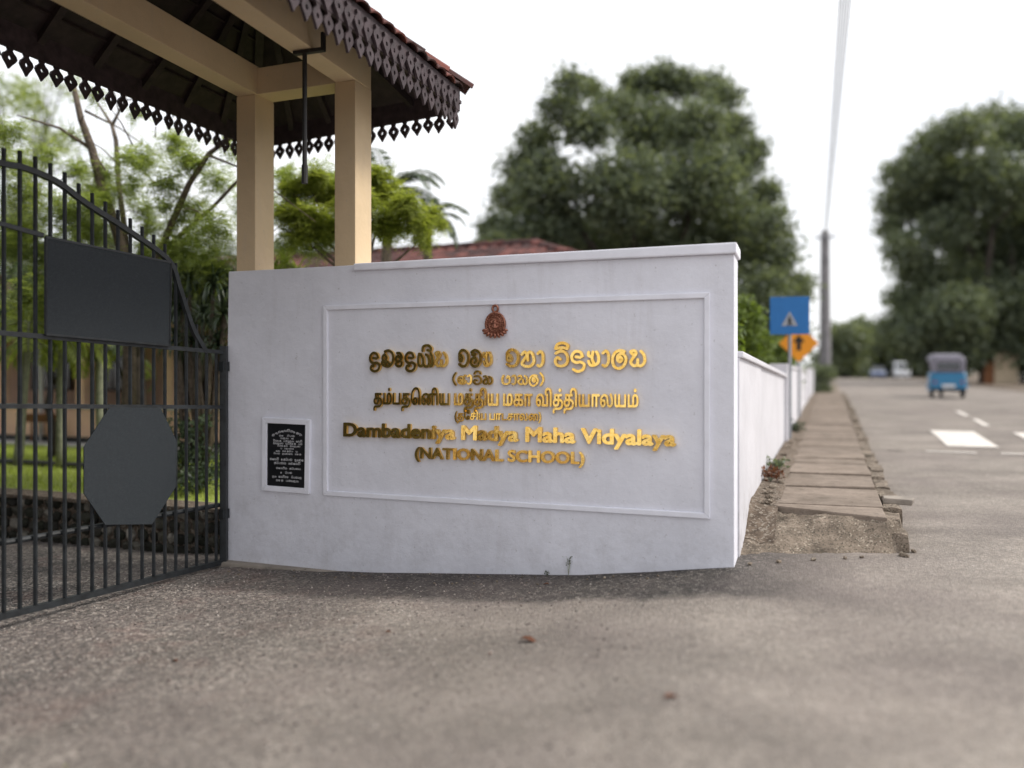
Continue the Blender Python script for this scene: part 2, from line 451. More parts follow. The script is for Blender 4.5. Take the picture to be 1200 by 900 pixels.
def tree(name, label, base, clumps, leafm, barkm, trunk_r, nb, k, size, spread, cat='tree', group=None, limbs=8, aspect=.45, shell=.5, fork=.45):
    root = empty(name, base, label, cat, group)
    cl = [(c.x, c.y, c.z, r) for c, r in clumps]
    v, f = leaves_at(twiggy(cl, nb, k, spread, shell), size, aspect)
    np_mesh('crown', v, f, leafm, root)
    m = MB(); top = sum((c for c, r in clumps), V(0, 0, 0)) / len(clumps)
    fk = base.lerp(top, fork); fk.x = base.x + (fk.x - base.x) * .5
    m.tube([base - UP * .1, base.lerp(fk, .35) + V(.04, .03, 0), base.lerp(fk, .7) - V(.05, .03, 0), fk], [trunk_r * 1.35, trunk_r, trunk_r * .9, trunk_r * .8], 10)
    for c, r in sorted(clumps, key=lambda q: -q[1])[:limbs]:
        mid = fk.lerp(c, .5) + V(rnd.uniform(-.1, .1), rnd.uniform(-.1, .1), -.12) * (c - fk).length * .5
        m.tube([fk - UP * trunk_r * .5, mid, c], [trunk_r * .55, trunk_r * .3, trunk_r * .08], 6)
        for q in range(3):
            e = c + Vector(rg.normal(size=3) * r * .55)
            m.tube([mid.lerp(c, .5), e], [trunk_r * .2, trunk_r * .04], 5)
    m.build('trunk', barkm, root, smooth=True)
    return root

# ------------------------------------------------------------------ the ground
def grid_mesh(name, ns, ss, keep, zf, mat, frame=Q, kind='structure'):
    idx = {}; vs = []; fs = []
    def vid(i, j):
        if (i, j) not in idx:
            p = frame(ns[i], ss[j]); idx[(i, j)] = len(vs); vs.append((p.x, p.y, zf(p.x, p.y, ns[i], ss[j])))
        return idx[(i, j)]
    for i in range(len(ns) - 1):
        for j in range(len(ss) - 1):
            if keep((ns[i] + ns[i + 1]) / 2, (ss[j] + ss[j + 1]) / 2):
                fs.append((vid(i, j), vid(i + 1, j), vid(i + 1, j + 1), vid(i, j + 1)))
    o = np_mesh(name, vs, fs, mat); o['kind'] = kind
    o.data.polygons.foreach_set('use_smooth', [True] * len(fs))
    return o
def steps(*segs):
    out = []
    for a, b, d in segs:
        n = max(1, round((b - a) / d)); out += [a + (b - a) * k / n for k in range(n)]
    return out + [segs[-1][1]]
SS = steps((-60, -14, 4), (-14, -7, 1), (-7, 4, .2), (4, 30, 1), (30, 130, 5), (130, 400, 30))
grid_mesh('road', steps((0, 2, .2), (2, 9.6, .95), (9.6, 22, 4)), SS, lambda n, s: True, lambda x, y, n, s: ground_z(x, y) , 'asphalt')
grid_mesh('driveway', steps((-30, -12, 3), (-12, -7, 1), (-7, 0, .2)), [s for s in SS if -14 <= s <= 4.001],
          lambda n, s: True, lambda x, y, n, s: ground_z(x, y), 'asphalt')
xs = steps((-700, -60, 80), (-60, 70, 6.5), (70, 700, 90)); ys = steps((-300, -30, 45), (-30, 200, 6), (200, 1300, 110))
def gz(x, y, n, s):
    q = Q(0, 0); nn = (x - q.x) * RN.x + (y - q.y) * RN.y; sx = (x - q.x) * RS.x + (y - q.y) * RS.y
    if nn > -.4 or sx < 6: return -1.1 if sx < 14 else -.35
    return -.35
grid_mesh('ground', xs, ys, lambda a, b: True, gz, 'soil', frame=lambda a, b: V(a, b, 0))
# roadside verge on the far side of the road
grid_mesh('verge', [9.6, 12, 16, 22, 40, 90], [s for s in SS if s > -20], lambda n, s: True,
          lambda x, y, n, s: road_z(s) + .03 + .15 * smooth((n - 10) / 14) + .05 * noise.noise(V(x * .3, y * .3, 0)), 'soil')
# lawn terrace inside the grounds
LZ = .05
lawn = grid_mesh('lawn', steps((-22, 4.3, .9)), steps((.55, 6.6, .5)), lambda a, b: True,
                 lambda x, y, a, b: LZ + .03 * noise.noise(V(x * .7, y * .7, 5)), 'grass_green', frame=lambda a, b: W(a, b, 0))
lawn2 = grid_mesh('yard', steps((-25, 4.4, 2)), steps((6.6, 90, 6)), lambda a, b: True, lambda x, y, a, b: LZ - .02, 'soil', frame=lambda a, b: W(a, b, 0))
# grass blades, nobody could count them
n = 26000
pa = rg.uniform(-11, 1.0, n); pb = rg.uniform(.9, 5.0, n)
keep = ~((pb > 2.55) & (pb < 2.85)); pa = pa[keep]; pb = pb[keep]; n = len(pa)
P0 = np.array(W0)[None] + pa[:, None] * np.array(U) + pb[:, None] * np.array(N_); P0[:, 2] = LZ + .005
d = rg.normal(size=(n, 3)) * .018; d[:, 2] = rg.uniform(.03, .09, n)
s_ = unit(rg.normal(size=(n, 3)) * np.array([1, 1, 0])) * .006
v = np.stack([P0 - s_, P0 + s_, P0 + d], 1).reshape(-1, 3)
tag(np_mesh('grass', v, np.arange(n * 3).reshape(n, 3), 'grass_blade'), 'bright short grass of the lawn behind the gate', 'grass', kind='stuff')
# loose grit on the driveway
n = 15000
px_ = rg.uniform(-60, 760, n); Yd = 2.7 + (7.8 - 2.7) * rg.random(n) ** 1.1
X = (px_ - 600) / FPX * Yd; bb = (X - W0.x) * N_.x + (Yd - W0.y) * N_.y; aa = (X - W0.x) * U.x + (Yd - W0.y) * U.y
kp = (bb < -.02) | (aa < -.25); X = X[kp]; Yd = Yd[kp]; aa = aa[kp]
kp = rg.random(len(X)) < np.clip(1.05 - aa * .22, .12, 1); X = X[kp]; Yd = Yd[kp]; n = len(X)
zz = np.array([ground_z(x, y) for x, y in zip(X, Yd)])
octv = np.array([(1, 0, 0), (0, 1, 0), (-1, 0, 0), (0, -1, 0), (0, 0, .8), (0, 0, -.6)])
octf = np.array([(0, 1, 4), (1, 2, 4), (2, 3, 4), (3, 0, 4), (1, 0, 5), (2, 1, 5), (3, 2, 5), (0, 3, 5)])
r = .0035 + .0075 * rg.random(n) ** 2.5
v = octv[None] * r[:, None, None] * rg.uniform(.6, 1.3, (n, 6, 3)) + np.stack([X, Yd, zz + .002], 1)[:, None]
f = (octf[None] + (np.arange(n) * 6)[:, None, None]).reshape(-1, 3)
tag(np_mesh('gravel', v.reshape(-1, 3), f, 'pebble'), 'loose grit and small stones strewn over the driveway', 'gravel', kind='stuff')

# road markings
def mark(n0, n1, s0, s1, mat, label, group=None, skew=0.):
    vs = []; fs = []; k = max(2, int((s1 - s0) / .3) + 1); kn = max(2, int((n1 - n0) / .25) + 1)
    for j in range(k):
        for i in range(kn):
            nn = n0 + (n1 - n0) * i / (kn - 1) + rnd.uniform(-.006, .006); ss = s0 + (s1 - s0) * j / (k - 1) + skew * nn; p = Q(nn, ss)
            # sit on the road sheet's own facets
            vs.append((p.x, p.y, max(ground_z(*(Q(nn, ss + e).xy)) for e in (-.25, 0, .25)) + .006))
    fs = [(j * kn + i, j * kn + i + 1, (j + 1) * kn + i + 1, (j + 1) * kn + i) for j in range(k - 1) for i in range(kn - 1)]
    o = np_mesh('road_marking', vs, fs, mat)
    return tag(o, label, 'road marking', group, 'structure')
zb = [(2.6, 3.4, 'white_line', 'bright white crossing bar on the road ahead of the blue three-wheeler'),
      (4.08, 4.88, 'white_line', 'white crossing bar cut by the right edge of the photo'), (5.56, 6.36, 'white_line', 'third clean crossing bar beyond the centre line'),
      (7.0, 7.8, 'white_line', 'farthest crossing bar by the far road edge')]
for n0, n1, m, lb in zb: mark(n0, n1, 9.75, 12.45, m, lb, 'pedestrian crossing bars')
for n0, n1, m, lb in [(1.6, 1.85, 'worn_line', 'faint short dash of the stop line near the kerb'), (2.18, 2.92, 'white_line', 'thin white stop line dash in front of the bright crossing bar'),
                      (3.28, 4.02, 'white_line', 'thin white stop line dash at the right edge of the photo'), (4.4, 5.14, 'white_line', 'stop line dash past the centre line')]:
    mark(n0, n1, 8.85, 8.97, m, lb, 'stop line dashes')
for s0, s1, m, lb in [(13.8, 15.5, 'white_line', 'nearest centre line dash just past the crossing'), (16.5, 18.2, 'white_line', 'second centre line dash past the crossing'),
                      (19.6, 22.4, 'worn_line', 'faded centre line dash behind the blue three-wheeler')]:
    mark(3.80, 3.92, s0, s1, m, lb, 'centre line dashes')

# ------------------------------------------------------------------ pavement of drain slabs, kerb, ramp, verge
def rough(me_obj, amp, sc, seed=0):
    me = me_obj.data
    for v_ in me.vertices:
        p = v_.co + V(seed, 0, 0) + me_obj.location
        v_.co += Vector(noise.noise_vector(p * sc)) * amp
walk = empty('pavement', Q(.65, 1.3, 0)); walk['kind'] = 'structure'
m = MB(); z = walk_z(1.1) - .004
m.prism([Q(.19, 1.31, z - .12), Q(1.11, 1.07, z - .13), Q(1.10, 1.585, z - .13), Q(.2, 1.43, z - .12)], UP * .12); m.build('slab', 'slab_concrete', walk, bevel=.014, origin=Q(.65, 1.3, z))
s = 1.45; k = 0
while s < 34:
    L = .56 + rnd.uniform(-.05, .05)
    z = walk_z(s) + rnd.uniform(-.008, .008); tl = rnd.uniform(-.008, .008)
    m = MB(); n0, n1 = .2 + rnd.uniform(-.02, .02), 1.1 + rnd.uniform(-.015, .015)
    o = [Q(n0, s, z - .12), Q(n1, s + .12, z - .12 + tl), Q(n1, s + .12 + L - .014, z - .12 + tl), Q(n0, s + L - .014, z - .12)]
    m.prism(o, UP * .12); m.build('slab', 'slab_concrete', walk, bevel=.012, origin=Q(.65, s, z)); s += L; k += 1
m = MB()
while s < 120:
    m.prism([Q(.2, s, walk_z(s) - .12), Q(1.1, s, walk_z(s) - .12), Q(1.1, s + 1.96, walk_z(s + 2) - .12), Q(.2, s + 1.96, walk_z(s + 2) - .12)], UP * .12); s += 2
m.build('far_slabs', 'slab_concrete', walk)['kind'] = 'stuff'
m = MB()
for s in steps((1.35, 30, 1), (30, 120, 5))[:-1]:
    e = 1 if s < 30 else 5
    m.prism([Q(.16, s, -.2), Q(1.12, s + .1, -.2), Q(1.14, s + .1 + e, -.2), Q(.16, s + e, -.2)], UP * (walk_z(s) - .1 + .2))
m.build('drain_body', 'soil', walk)
# kerb stones: broken, uneven
s = 1.02; k = 0
while s < 32:
    L = rnd.uniform(.25, .6); wd = rnd.uniform(.13, .155); zt = walk_z(max(0, s)) - rnd.uniform(.0, .05) - (.10 if s < 1.3 else .03 if s < 1.7 else 0)
    m = MB(); rz_ = road_z(s) - .06
    o = [Q(1.125 + rnd.uniform(-.01, .01), s, rz_), Q(1.125 + wd, s + rnd.uniform(-.03, .03), rz_), Q(1.125 + wd + rnd.uniform(-.02, .02), s + L - .02, rz_), Q(1.125, s + L - .02, rz_)]
    m.prism(o, UP * (zt - rz_) + RN * rnd.uniform(-.03, .0))
    ko = m.build('kerb_stone', 'rough_concrete', walk, origin=Q(1.2, s, 0))
    bm = bmesh.new(); bm.from_mesh(ko.data); bmesh.ops.subdivide_edges(bm, edges=bm.edges, cuts=2, use_grid_fill=True)
    for v_ in bm.verts: v_.co += Vector(noise.noise_vector((v_.co + V(0, s, 0)) * 9)) * .022 + Vector(noise.noise_vector((v_.co + V(0, s, 0)) * 26)) * .010
    bm.to_mesh(ko.data); bm.free(); s += L; k += 1
m = MB(); p = Q(1.13, 2.05, walk_z(2) - .05)
m.prism([p, p + RN * .24 - RS * .06, p + RN * .27 + RS * .10, p + RN * .12 + RS * .2, p + RS * .16], UP * .055 + RN * .01)
tag(m.build('loose_slab_chip', 'old_concrete', None, bevel=.012, origin=p), 'pale flat broken concrete piece lying on the kerb edge', 'rubble')
# the broken ramp at the pavement's end: a lumpy sheet with real thickness
def ramp_z(n, s):
    s0 = .22 + .64 * n + .05 * noise.noise(V(n * 5, 1, 4)); s1 = max(s0 + .12, 1.34 - .24 * n); f = smooth((s - s0) / (s1 - s0)) * .6 + .4 * max(0, min(1, (s - s0) / (s1 - s0)))
    e = .035 * noise.noise(V(n * 3, s * 3, 2)) + .022 * noise.noise(V(n * 13, s * 13, 7))
    return ground_z(*Q(n, s).xy) - .045 * (1 - f) - .02 + (walk_z(1) - .02 - .045) * f + e * 1.2 + .015
grid_mesh('pavement_ramp', steps((.0, 1.2, .04)), steps((-.2, 1.5, .04)), lambda n, s: s > -.1 + .64 * n and not (n > 1.1 and s > 1.1), lambda x, y, n, s: ramp_z(n, s), 'rough_concrete')
def verge_z(n, s):
    k_ = smooth((s - .8) / .7); return ramp_z(n, s) * (1 - k_) + k_ * verge_z0(n, s) + .004
def verge_z0(n, s): return walk_z(s) + .02 * noise.noise(V(n * 8, s * 2, 1)) + .05 * max(0, noise.noise(V(3, s * 1.3, 1))) + .04 * (1 - min(1, n / .22)) - .01
grid_mesh('verge_soil', steps((-.0, .24, .04)), steps((.72, 2, .04), (2, 12, .125), (12, 60, 1.5)), lambda n, s: True, lambda x, y, n, s: verge_z(n, s), 'soil')
# rubble and dead leaves between slabs and wall
ico = bmesh.new(); bmesh.ops.create_icosphere(ico, subdivisions=1, radius=1.0)
stone_me = []
for q in range(7):
    b = ico.copy(); rr_ = random.Random(q)
    for v_ in b.verts: v_.co *= rr_.uniform(.72, 1.18)
    me = bpy.data.meshes.new('stone'); b.to_mesh(me); b.free(); me.materials.append(MAT['stone']); stone_me.append(me)
def stone(name, parent, loc, sc, rz=None, me=None, base=None):
    o = bpy.data.objects.new(name, me or rnd.choice(stone_me)); C.objects.link(o)
    o.parent = parent; o.location = loc - (root_of(parent) if parent else V(0, 0, 0))
    o.scale = sc; o.rotation_euler = (rnd.uniform(-.4, .4), rnd.uniform(-.4, .4), rnd.uniform(0, 6.3) if rz is None else rz); return o
stone_c = [m.copy() for m in stone_me]
for m in stone_c: m.materials[0] = MAT['rough_concrete']
for q in range(26):
    s = 1.25 + rnd.random() ** 1.4 * 6.5; r_ = rnd.uniform(.02, .05)
    o = stone('rubble_stone', None, Q(rnd.uniform(.05, .2), s, verge_z(.1, s) + r_ * .3), (r_ * 1.3, r_, r_ * .7), me=rnd.choice(stone_c))
    tag(o, 'small lump of concrete rubble between the slabs and the side wall', 'rubble', 'rubble lumps along the foot of the side wall')
for q, (n_, s_) in enumerate([(.55, .50), (.78, .66), (.90, .74), (.30, .32), (.1, .16), (1.22, .92), (1.30, 1.1)]):
    r_ = rnd.uniform(.012, .022) * (1.6 if q > 4 else 1)
    o = stone('pebble', None, Q(n_, s_ - .05, ground_z(*Q(n_, s_).xy) + .012), (r_ * 1.4, r_, r_ * .8), me=stone_c[q % 7])
    tag(o, 'small pale pebble lying at the foot of the broken ramp', 'pebble', 'pale pebbles at the foot of the ramp')
def weed(loc, n, h, mat, label, size=.03, spread=.09, group=None):
    root = empty('weed', loc, label, 'weed', group)
    m = MB(); pts = []
    for q in range(n):
        e = loc + V(rnd.uniform(-spread, spread), rnd.uniform(-spread, spread), h * rnd.uniform(.5, 1))
        mid = loc.lerp(e, .5) + UP * h * .15
        m.tube([loc, mid, e], [.003, .0022, .001], 4)
        for c in range(9): pts.append(list(mid.lerp(e, rnd.random()) + Vector(rg.normal(size=3) * size * .5)))
    m.build('stem', 'bark_pale', root)
    v_, f_ = leaves_at(np.array(pts), size, .5); np_mesh('foliage', v_, f_, mat, root)
    return root
weed(Q(.1, 3.4, verge_z(.1, 3.4)), 18, .11, 'leaf_big_tree', 'low leafy clump growing against the side wall by the near slabs', .045, .13)
weed(Q(.08, 2.7, verge_z(.1, 2.7)), 18, .14, 'dry_leaf', 'brown withered weed clump at the foot of the side wall', .05, .12)
weed(Q(.1, 9.2, verge_z(.1, 9)), 20, .16, 'leaf_dark', 'low dark weed tuft beyond the sign post', .06, .15)
weed(W(3.38, -.03, -.15), 3, .16, 'leaf_dark', 'tiny weed sprouting from the foot of the sign wall', .018, .03)
weed(W(3.2, -.03, -.17), 3, .05, 'leaf_dark', 'second tiny sprout left of the weed at the sign wall', .015, .03)
# litter
def dry_leaf(px, py, Yd, ln, label, rz, col='dry_leaf'):
    p = at(px, py, Yd); p.z = ground_z(p.x, p.y) + .006
    d_ = V(math.cos(rz), math.sin(rz), 0); s_ = V(-d_.y, d_.x, 0)
    prof_ = [(0, .02), (.2, .3), (.45, .42), (.7, .33), (.9, .12), (1, .01)]
    vs = []; fs = []
    for x_, w_ in prof_:
        for e in (-1, 0, 1):
            vs.append(p + d_ * (x_ - .5) * ln + s_ * e * w_ * ln * .5 + UP * (abs(e) * .25 * w_ * ln + .06 * ln * math.sin(x_ * 5)))
    for i in range(5):
        fs += [(i * 3 + j, i * 3 + j + 1, i * 3 + j + 4, i * 3 + j + 3) for j in (0, 1)]
    m = MB(); m.add(vs, fs); m.add([q - UP * .002 for q in vs], fs)
    return tag(m.build('dry_leaf', col, None, origin=p), label, 'leaf')
dry_leaf(620, 748, 4.75, .13, 'curled brown leaf lying on the open driveway below the sign', -.5)
dry_leaf(787, 820, 3.6, .08, 'small brown leaf on the driveway in the lower right', .4)
dry_leaf(132, 887, 3.4, .05, 'reddish leaf on the gravel at the lower left', .8)
dry_leaf(77, 868, 3.5, .03, 'tiny yellow leaf on the gravel at the lower left', 1.8, 'leaf_lime')
dry_leaf(205, 756, 4.9, .06, 'dark red leaf scrap on the gravel left of centre', 2.4)
dry_leaf(640, 690, 6.2, .05, 'twig-like leaf scrap near the foot of the sign wall', 2.9)
dry_leaf(575, 765, 4.6, .035, 'pale leaf scrap left of the curled brown leaf', 1.2)
dry_leaf(455, 744, 5.2, .04, 'small brown scrap on the gravel in front of the sign wall', .2)
for q in range(40):
    p = W(rnd.uniform(.2, 4.4), -rnd.uniform(.03, .35), 0); p.z = ground_z(p.x, p.y) + .006; r_ = rnd.uniform(.006, .014)
    o = stone('pebble', None, p, (r_ * 1.3, r_, r_ * .7), me=stone_c[q % 7])
    tag(o, 'small stone lying in the dark strip at the foot of the sign wall', 'pebble', 'small stones along the foot of the sign wall')

# ------------------------------------------------------------------ the sign wall
TH = .34
sw = empty('sign_wall', W(2.3, 0, 0), 'white rendered sign wall carrying gold school lettering beside the gate', 'wall')
m = MB()
A = [(-.05, -.6), (4.67, -.6), (4.67, 2.385), (1.39, 2.40), (1.39, 2.452), (0, 2.452)]
m.prism([W(a, 0, z) for a, z in A], N_ * TH)
m.build('wall_body', 'white_wall_paint', sw, bevel=.006)
m = MB(); m.prism([W(1.39, -.035, 2.398), W(4.69, -.035, 2.386), W(4.69, -.035, 2.470), (W(1.39, -.035, 2.462))], N_ * (TH + .07))
m.build('coping', 'white_moulding', sw, bevel=.012)
# raised frame of the panel, mitred strips
def strip(name, parent, mat, pts, wd, dep, off=0.):
    """closed rectangle of four mitred strips in the wall plane, outer corners given as (a, z)"""
    ca = sum(p[0] for p in pts) / 4; cz = sum(p[1] for p in pts) / 4
    inn = [(a + (wd if a < ca else -wd), z + (wd if z < cz else -wd)) for a, z in pts]
    for i in range(4):
        j = (i + 1) % 4; m = MB()
        m.prism([W(pts[i][0], off, pts[i][1]), W(pts[j][0], off, pts[j][1]), W(inn[j][0], off, inn[j][1]), W(inn[i][0], off, inn[i][1])], -N_ * dep)
        m.build(name, mat, parent, bevel=.005)
strip('panel_moulding', sw, 'white_moulding', [(1.065, .372), (4.491, .376), (4.491, 2.100), (1.065, 2.096)], .042, .022, .001)
strip('plaque_frame', sw, 'white_moulding', [(.400, .382), (.918, .376), (.930, 1.058), (.405, 1.066)], .05, .03, .001)
m = MB(); m.prism([W(-.09, -.11, -.6), W(1.05, -.07, -.6), W(1.45, -.0, -.6), W(1.45, .04, -.6), W(-.09, .04, -.6)], UP * .295)
o = m.build('footing_ledge', 'old_concrete', sw, bevel=.02)

# plaque
pq = empty('plaque', W(.66, 0, .72), 'black stone plaque with white inscription in a white frame', 'plaque')
m = MB(); m.prism([W(.452, -.001, .434), W(.868, -.001, .428), W(.876, -.001, 1.008), W(.456, -.001, 1.014)], -N_ * .012)
m.build('stone_slab', 'plaque_stone', pq, bevel=.002)

# ------------------------------------------------------------------ letter drawing (strokes -> solid raised letters)
def spline(pts, k=7):
    pts = [np.array(p, float) for p in pts]; out = []
    for i in range(len(pts) - 1):
        p0, p1, p2, p3 = pts[max(i - 1, 0)], pts[i], pts[i + 1], pts[min(i + 2, len(pts) - 1)]
        for t_ in np.linspace(0, 1, k, endpoint=False):
            out.append(.5 * ((2 * p1) + (-p0 + p2) * t_ + (2 * p0 - 5 * p1 + 4 * p2 - p3) * t_ ** 2 + (-p0 + 3 * p1 - 3 * p2 + p3) * t_ ** 3))
    out.append(pts[-1]); return np.array(out)
GL = {
 'da': (1.0, [[(.80, .66), (.66, .93), (.34, .98), (.10, .74), (.12, .40), (.38, .24), (.66, .28)], [(.66, .28), (.92, .12), (.84, -.22), (.50, -.36), (.18, -.22), (.22, .02), (.42, .02)], [(.36, .62), (.66, .58)]]),
 'mba': (1.08, [[(.46, .66), (.28, .86), (.10, .70), (.14, .42), (.36, .40), (.46, .60)], [(.30, 1.08), (.62, 1.16), (.98, .92), (1.02, .45), (.78, .06), (.40, .0), (.10, .14), (.06, .34)], [(.30, .14), (.50, .34), (.70, .20)]]),
 'e': (.72, [[(.46, .62), (.22, .74), (.08, .52), (.22, .34), (.46, .40), (.62, .66), (.46, .94), (.18, .96)], [(.22, .34), (.08, .14), (.30, 0), (.56, .06), (.62, .28)]]),
 'ni': (1.35, [[(.14, .90), (.06, .55), (.12, .10), (.34, .02), (.50, .22), (.46, .60), (.30, .86)], [(.50, .22), (.64, .0), (.90, .02), (1.0, .30), (.92, .70), (.74, .84)], [(1.0, .30), (1.12, .02), (1.28, .1), (1.28, .6), (1.16, .92)], [(.44, 1.12), (.52, 1.42), (.90, 1.50), (1.18, 1.30), (1.10, 1.12), (.86, 1.16)]]),
 'ya': (1.05, [[(.34, .66), (.18, .78), (.08, .94), (.32, 1.0), (.42, .80), (.22, .52), (.08, .24), (.26, .02), (.50, .08), (.54, .42)], [(.50, .08), (.74, .0), (.98, .26), (.94, .70), (.74, .96)]]),
 'ma': (1.0, [[(.44, .54), (.30, .76), (.12, .64), (.14, .40), (.34, .36), (.44, .54)], [(.10, .62), (.12, .92), (.30, 1.10), (.60, 1.12), (.90, .88), (.95, .45), (.74, .06), (.38, 0), (.10, .14)]]),
 'dha': (1.05, [[(.12, .98), (.52, 1.12), (.92, .90), (.98, .42), (.74, .04), (.34, .0), (.08, .22), (.20, .52), (.48, .58), (.62, .38), (.44, .24)], [(.2, .8), (.5, .84)]]),
 'yan': (.85, [[(.30, .62), (.10, .70), (.10, .92)], [(.40, .94), (.34, .5), (.46, .2)], [(.10, .32), (.24, .06), (.52, .06), (.76, .24), (.78, .62), (.64, .94)]]),
 'ha': (1.08, [[(.10, .80), (.30, .98), (.46, .74), (.26, .44), (.10, .18), (.34, .0), (.74, .0), (1.0, .30), (.92, .78), (.70, .98), (.54, .78), (.56, .40)]]),
 'aa': (.55, [[(.08, .86), (.30, 1.0), (.46, .74), (.44, .24), (.26, .0), (.08, .06)]]),
 'vi': (1.02, [[(.44, .46), (.24, .58), (.08, .38), (.18, .10), (.50, .0), (.84, .12), (.96, .50), (.80, .90), (.44, 1.0), (.12, .86)], [(.10, 1.18), (.22, 1.46), (.62, 1.56), (.94, 1.40), (.90, 1.16)], [(.12, 1.18), (.60, 1.24), (.90, 1.16)]]),
 'dya': (1.0, [[(.80, .66), (.66, .93), (.34, .98), (.10, .74), (.12, .40), (.38, .24), (.66, .28)], [(.66, .28), (.92, .12), (.84, -.22), (.50, -.36), (.18, -.22)], [(.36, .62), (.66, .58)]]),
 'la': (1.05, [[(.40, .44), (.56, .60), (.70, .44), (.56, .28), (.40, .40), (.44, .70), (.74, .80), (.96, .50), (.84, .06), (.50, -.16), (.16, .0), (.06, .44), (.22, .86), (.56, 1.02), (.84, .96)]]),
 'ja': (1.0, [[(.50, .44), (.30, .52), (.24, .28), (.50, .18), (.72, .36), (.66, .74), (.36, .86), (.10, .64), (.12, .20), (.46, .0), (.84, .06), (.96, .34)], [(.66, .8), (.9, .98)]]),
 'ti': (1.0, [[(.46, .40), (.24, .46), (.10, .22), (.30, .02), (.66, .02), (.92, .26), (.88, .68), (.56, .92), (.16, .82)], [(.14, 1.14), (.34, 1.42), (.74, 1.42), (.88, 1.18)]]),
 'ka': (1.15, [[(.14, .86), (.38, .90), (.40, .54), (.14, .40), (.12, .10), (.44, .02), (.60, .24), (.60, .62)], [(.60, .24), (.80, .0), (1.06, .22), (1.02, .68), (.74, .84)]]),
 'pa': (1.0, [[(.20, .96), (.08, .62), (.14, .16), (.50, .0), (.86, .16), (.92, .60), (.76, .92), (.60, .70)]]),
 'sa': (1.15, [[(.10, .88), (.34, .96), (.44, .66), (.20, .50), (.10, .20), (.36, .0), (.62, .14), (.64, .5)], [(.62, .14), (.86, .0), (1.08, .26), (1.02, .74), (.80, .94)]]),
 'op': (.5, [[(.42, 1.25), (.16, .85), (.12, .40), (.40, -.12)]]),
 'cp': (.5, [[(.08, 1.25), (.34, .85), (.38, .40), (.10, -.12)]]),
}
def sdf_mesh(strokes, th, res=.045):
    """solid outline of thick strokes by marching squares: returns (2-D verts, triangles/polys, boundary edges)"""
    segs = []
    for st in strokes:
        p = spline(st); segs.append(np.concatenate([p[:-1], p[1:]], 1))
    sg = np.concatenate(segs); pad = th + .06
    x0, x1 = min(sg[:, 0].min(), sg[:, 2].min()) - pad, max(sg[:, 0].max(), sg[:, 2].max()) + pad
    y0, y1 = min(sg[:, 1].min(), sg[:, 3].min()) - pad, max(sg[:, 1].max(), sg[:, 3].max()) + pad
    nx, ny = int((x1 - x0) / res) + 2, int((y1 - y0) / res) + 2
    gx = x0 + np.arange(nx) * res; gy = y0 + np.arange(ny) * res
    PX, PY = np.meshgrid(gx, gy, indexing='ij'); D = np.full(PX.shape, 9.)
    for ax_, ay, bx_, by in sg:
        dx, dy = bx_ - ax_, by - ay; L = dx * dx + dy * dy + 1e-9
        tt = np.clip(((PX - ax_) * dx + (PY - ay) * dy) / L, 0, 1)
        D = np.minimum(D, np.hypot(PX - ax_ - tt * dx, PY - ay - tt * dy))
    D = D - th / 2
    vs = []; key = {}; polys = []; edges = []
    def node(i, j):
        k_ = (i, j)
        if k_ not in key: key[k_] = len(vs); vs.append((gx[i], gy[j]))
        return key[k_]
    def cut(i, j, i2, j2):
        k_ = (min((i, j), (i2, j2)), max((i, j), (i2, j2)))
        if k_ not in key:
            a_, b_ = D[i, j], D[i2, j2]; t_ = a_ / (a_ - b_)
            key[k_] = len(vs); vs.append((gx[i] + (gx[i2] - gx[i]) * t_, gy[j] + (gy[j2] - gy[j]) * t_))
        return key[k_]
    for i in range(nx - 1):
        for j in range(ny - 1):
            cs = [(i, j), (i + 1, j), (i + 1, j + 1), (i, j + 1)]; ins = [D[c] < 0 for c in cs]
            if not any(ins): continue
            poly = []; cuts = []
            for k_ in range(4):
                a_, b_ = cs[k_], cs[(k_ + 1) % 4]
                if ins[k_]: poly.append(node(*a_))
                if ins[k_] != ins[(k_ + 1) % 4]:
                    c_ = cut(*a_, *b_); poly.append(c_); cuts.append((c_, ins[k_]))
            if len(poly) > 2: polys.append(poly)
            if len(cuts) == 2:
                edges.append((cuts[0][0], cuts[1][0]) if cuts[0][1] else (cuts[1][0], cuts[0][0]))
            elif len(cuts) == 4:
                for q in range(4):
                    if cuts[q][1]: edges.append((cuts[q][0], cuts[(q + 1) % 4][0]))
    return vs, polys, edges
def letter_obj(name, vs, polys, edges, a0, z0, sx, sz, dep, mat, parent, off=-.004):
    """2-D shape raised dep metres out of the sign wall"""
    f3 = [W(a0 + x * sx, off - dep, z0 + y * sz) for x, y in vs]; b3 = [W(a0 + x * sx, off, z0 + y * sz) for x, y in vs]
    n_ = len(vs); m = MB()
    # face vertices are kept apart from the rim so that the edge stays crisp
    used = sorted({i for e in edges for i in e}); mp = {i: n_ + k_ for k_, i in enumerate(used)}; mq = {i: n_ + len(used) + k_ for k_, i in enumerate(used)}
    m.add(f3 + [f3[i] for i in used] + [b3[i] for i in used], [tuple(p) for p in polys] + [(mp[a_], mp[b_], mq[b_], mq[a_]) for a_, b_ in edges])
    xm = sum(x for x, y in vs) / len(vs) * sx
    o = m.build(name, mat, parent, origin=W(a0 + xm, off, z0 + .05))
    tl = .052 if z0 < 1.0 else .03 if z0 < 1.3 else .012
    o.rotation_mode = 'QUATERNION'; o.rotation_quaternion = Matrix.Rotation(rnd.uniform(-.045, .045), 3, 'Z').to_quaternion() @ Matrix.Rotation(-tl + rnd.uniform(-.02, .02), 3, U).to_quaternion(); return o
_gc = {}
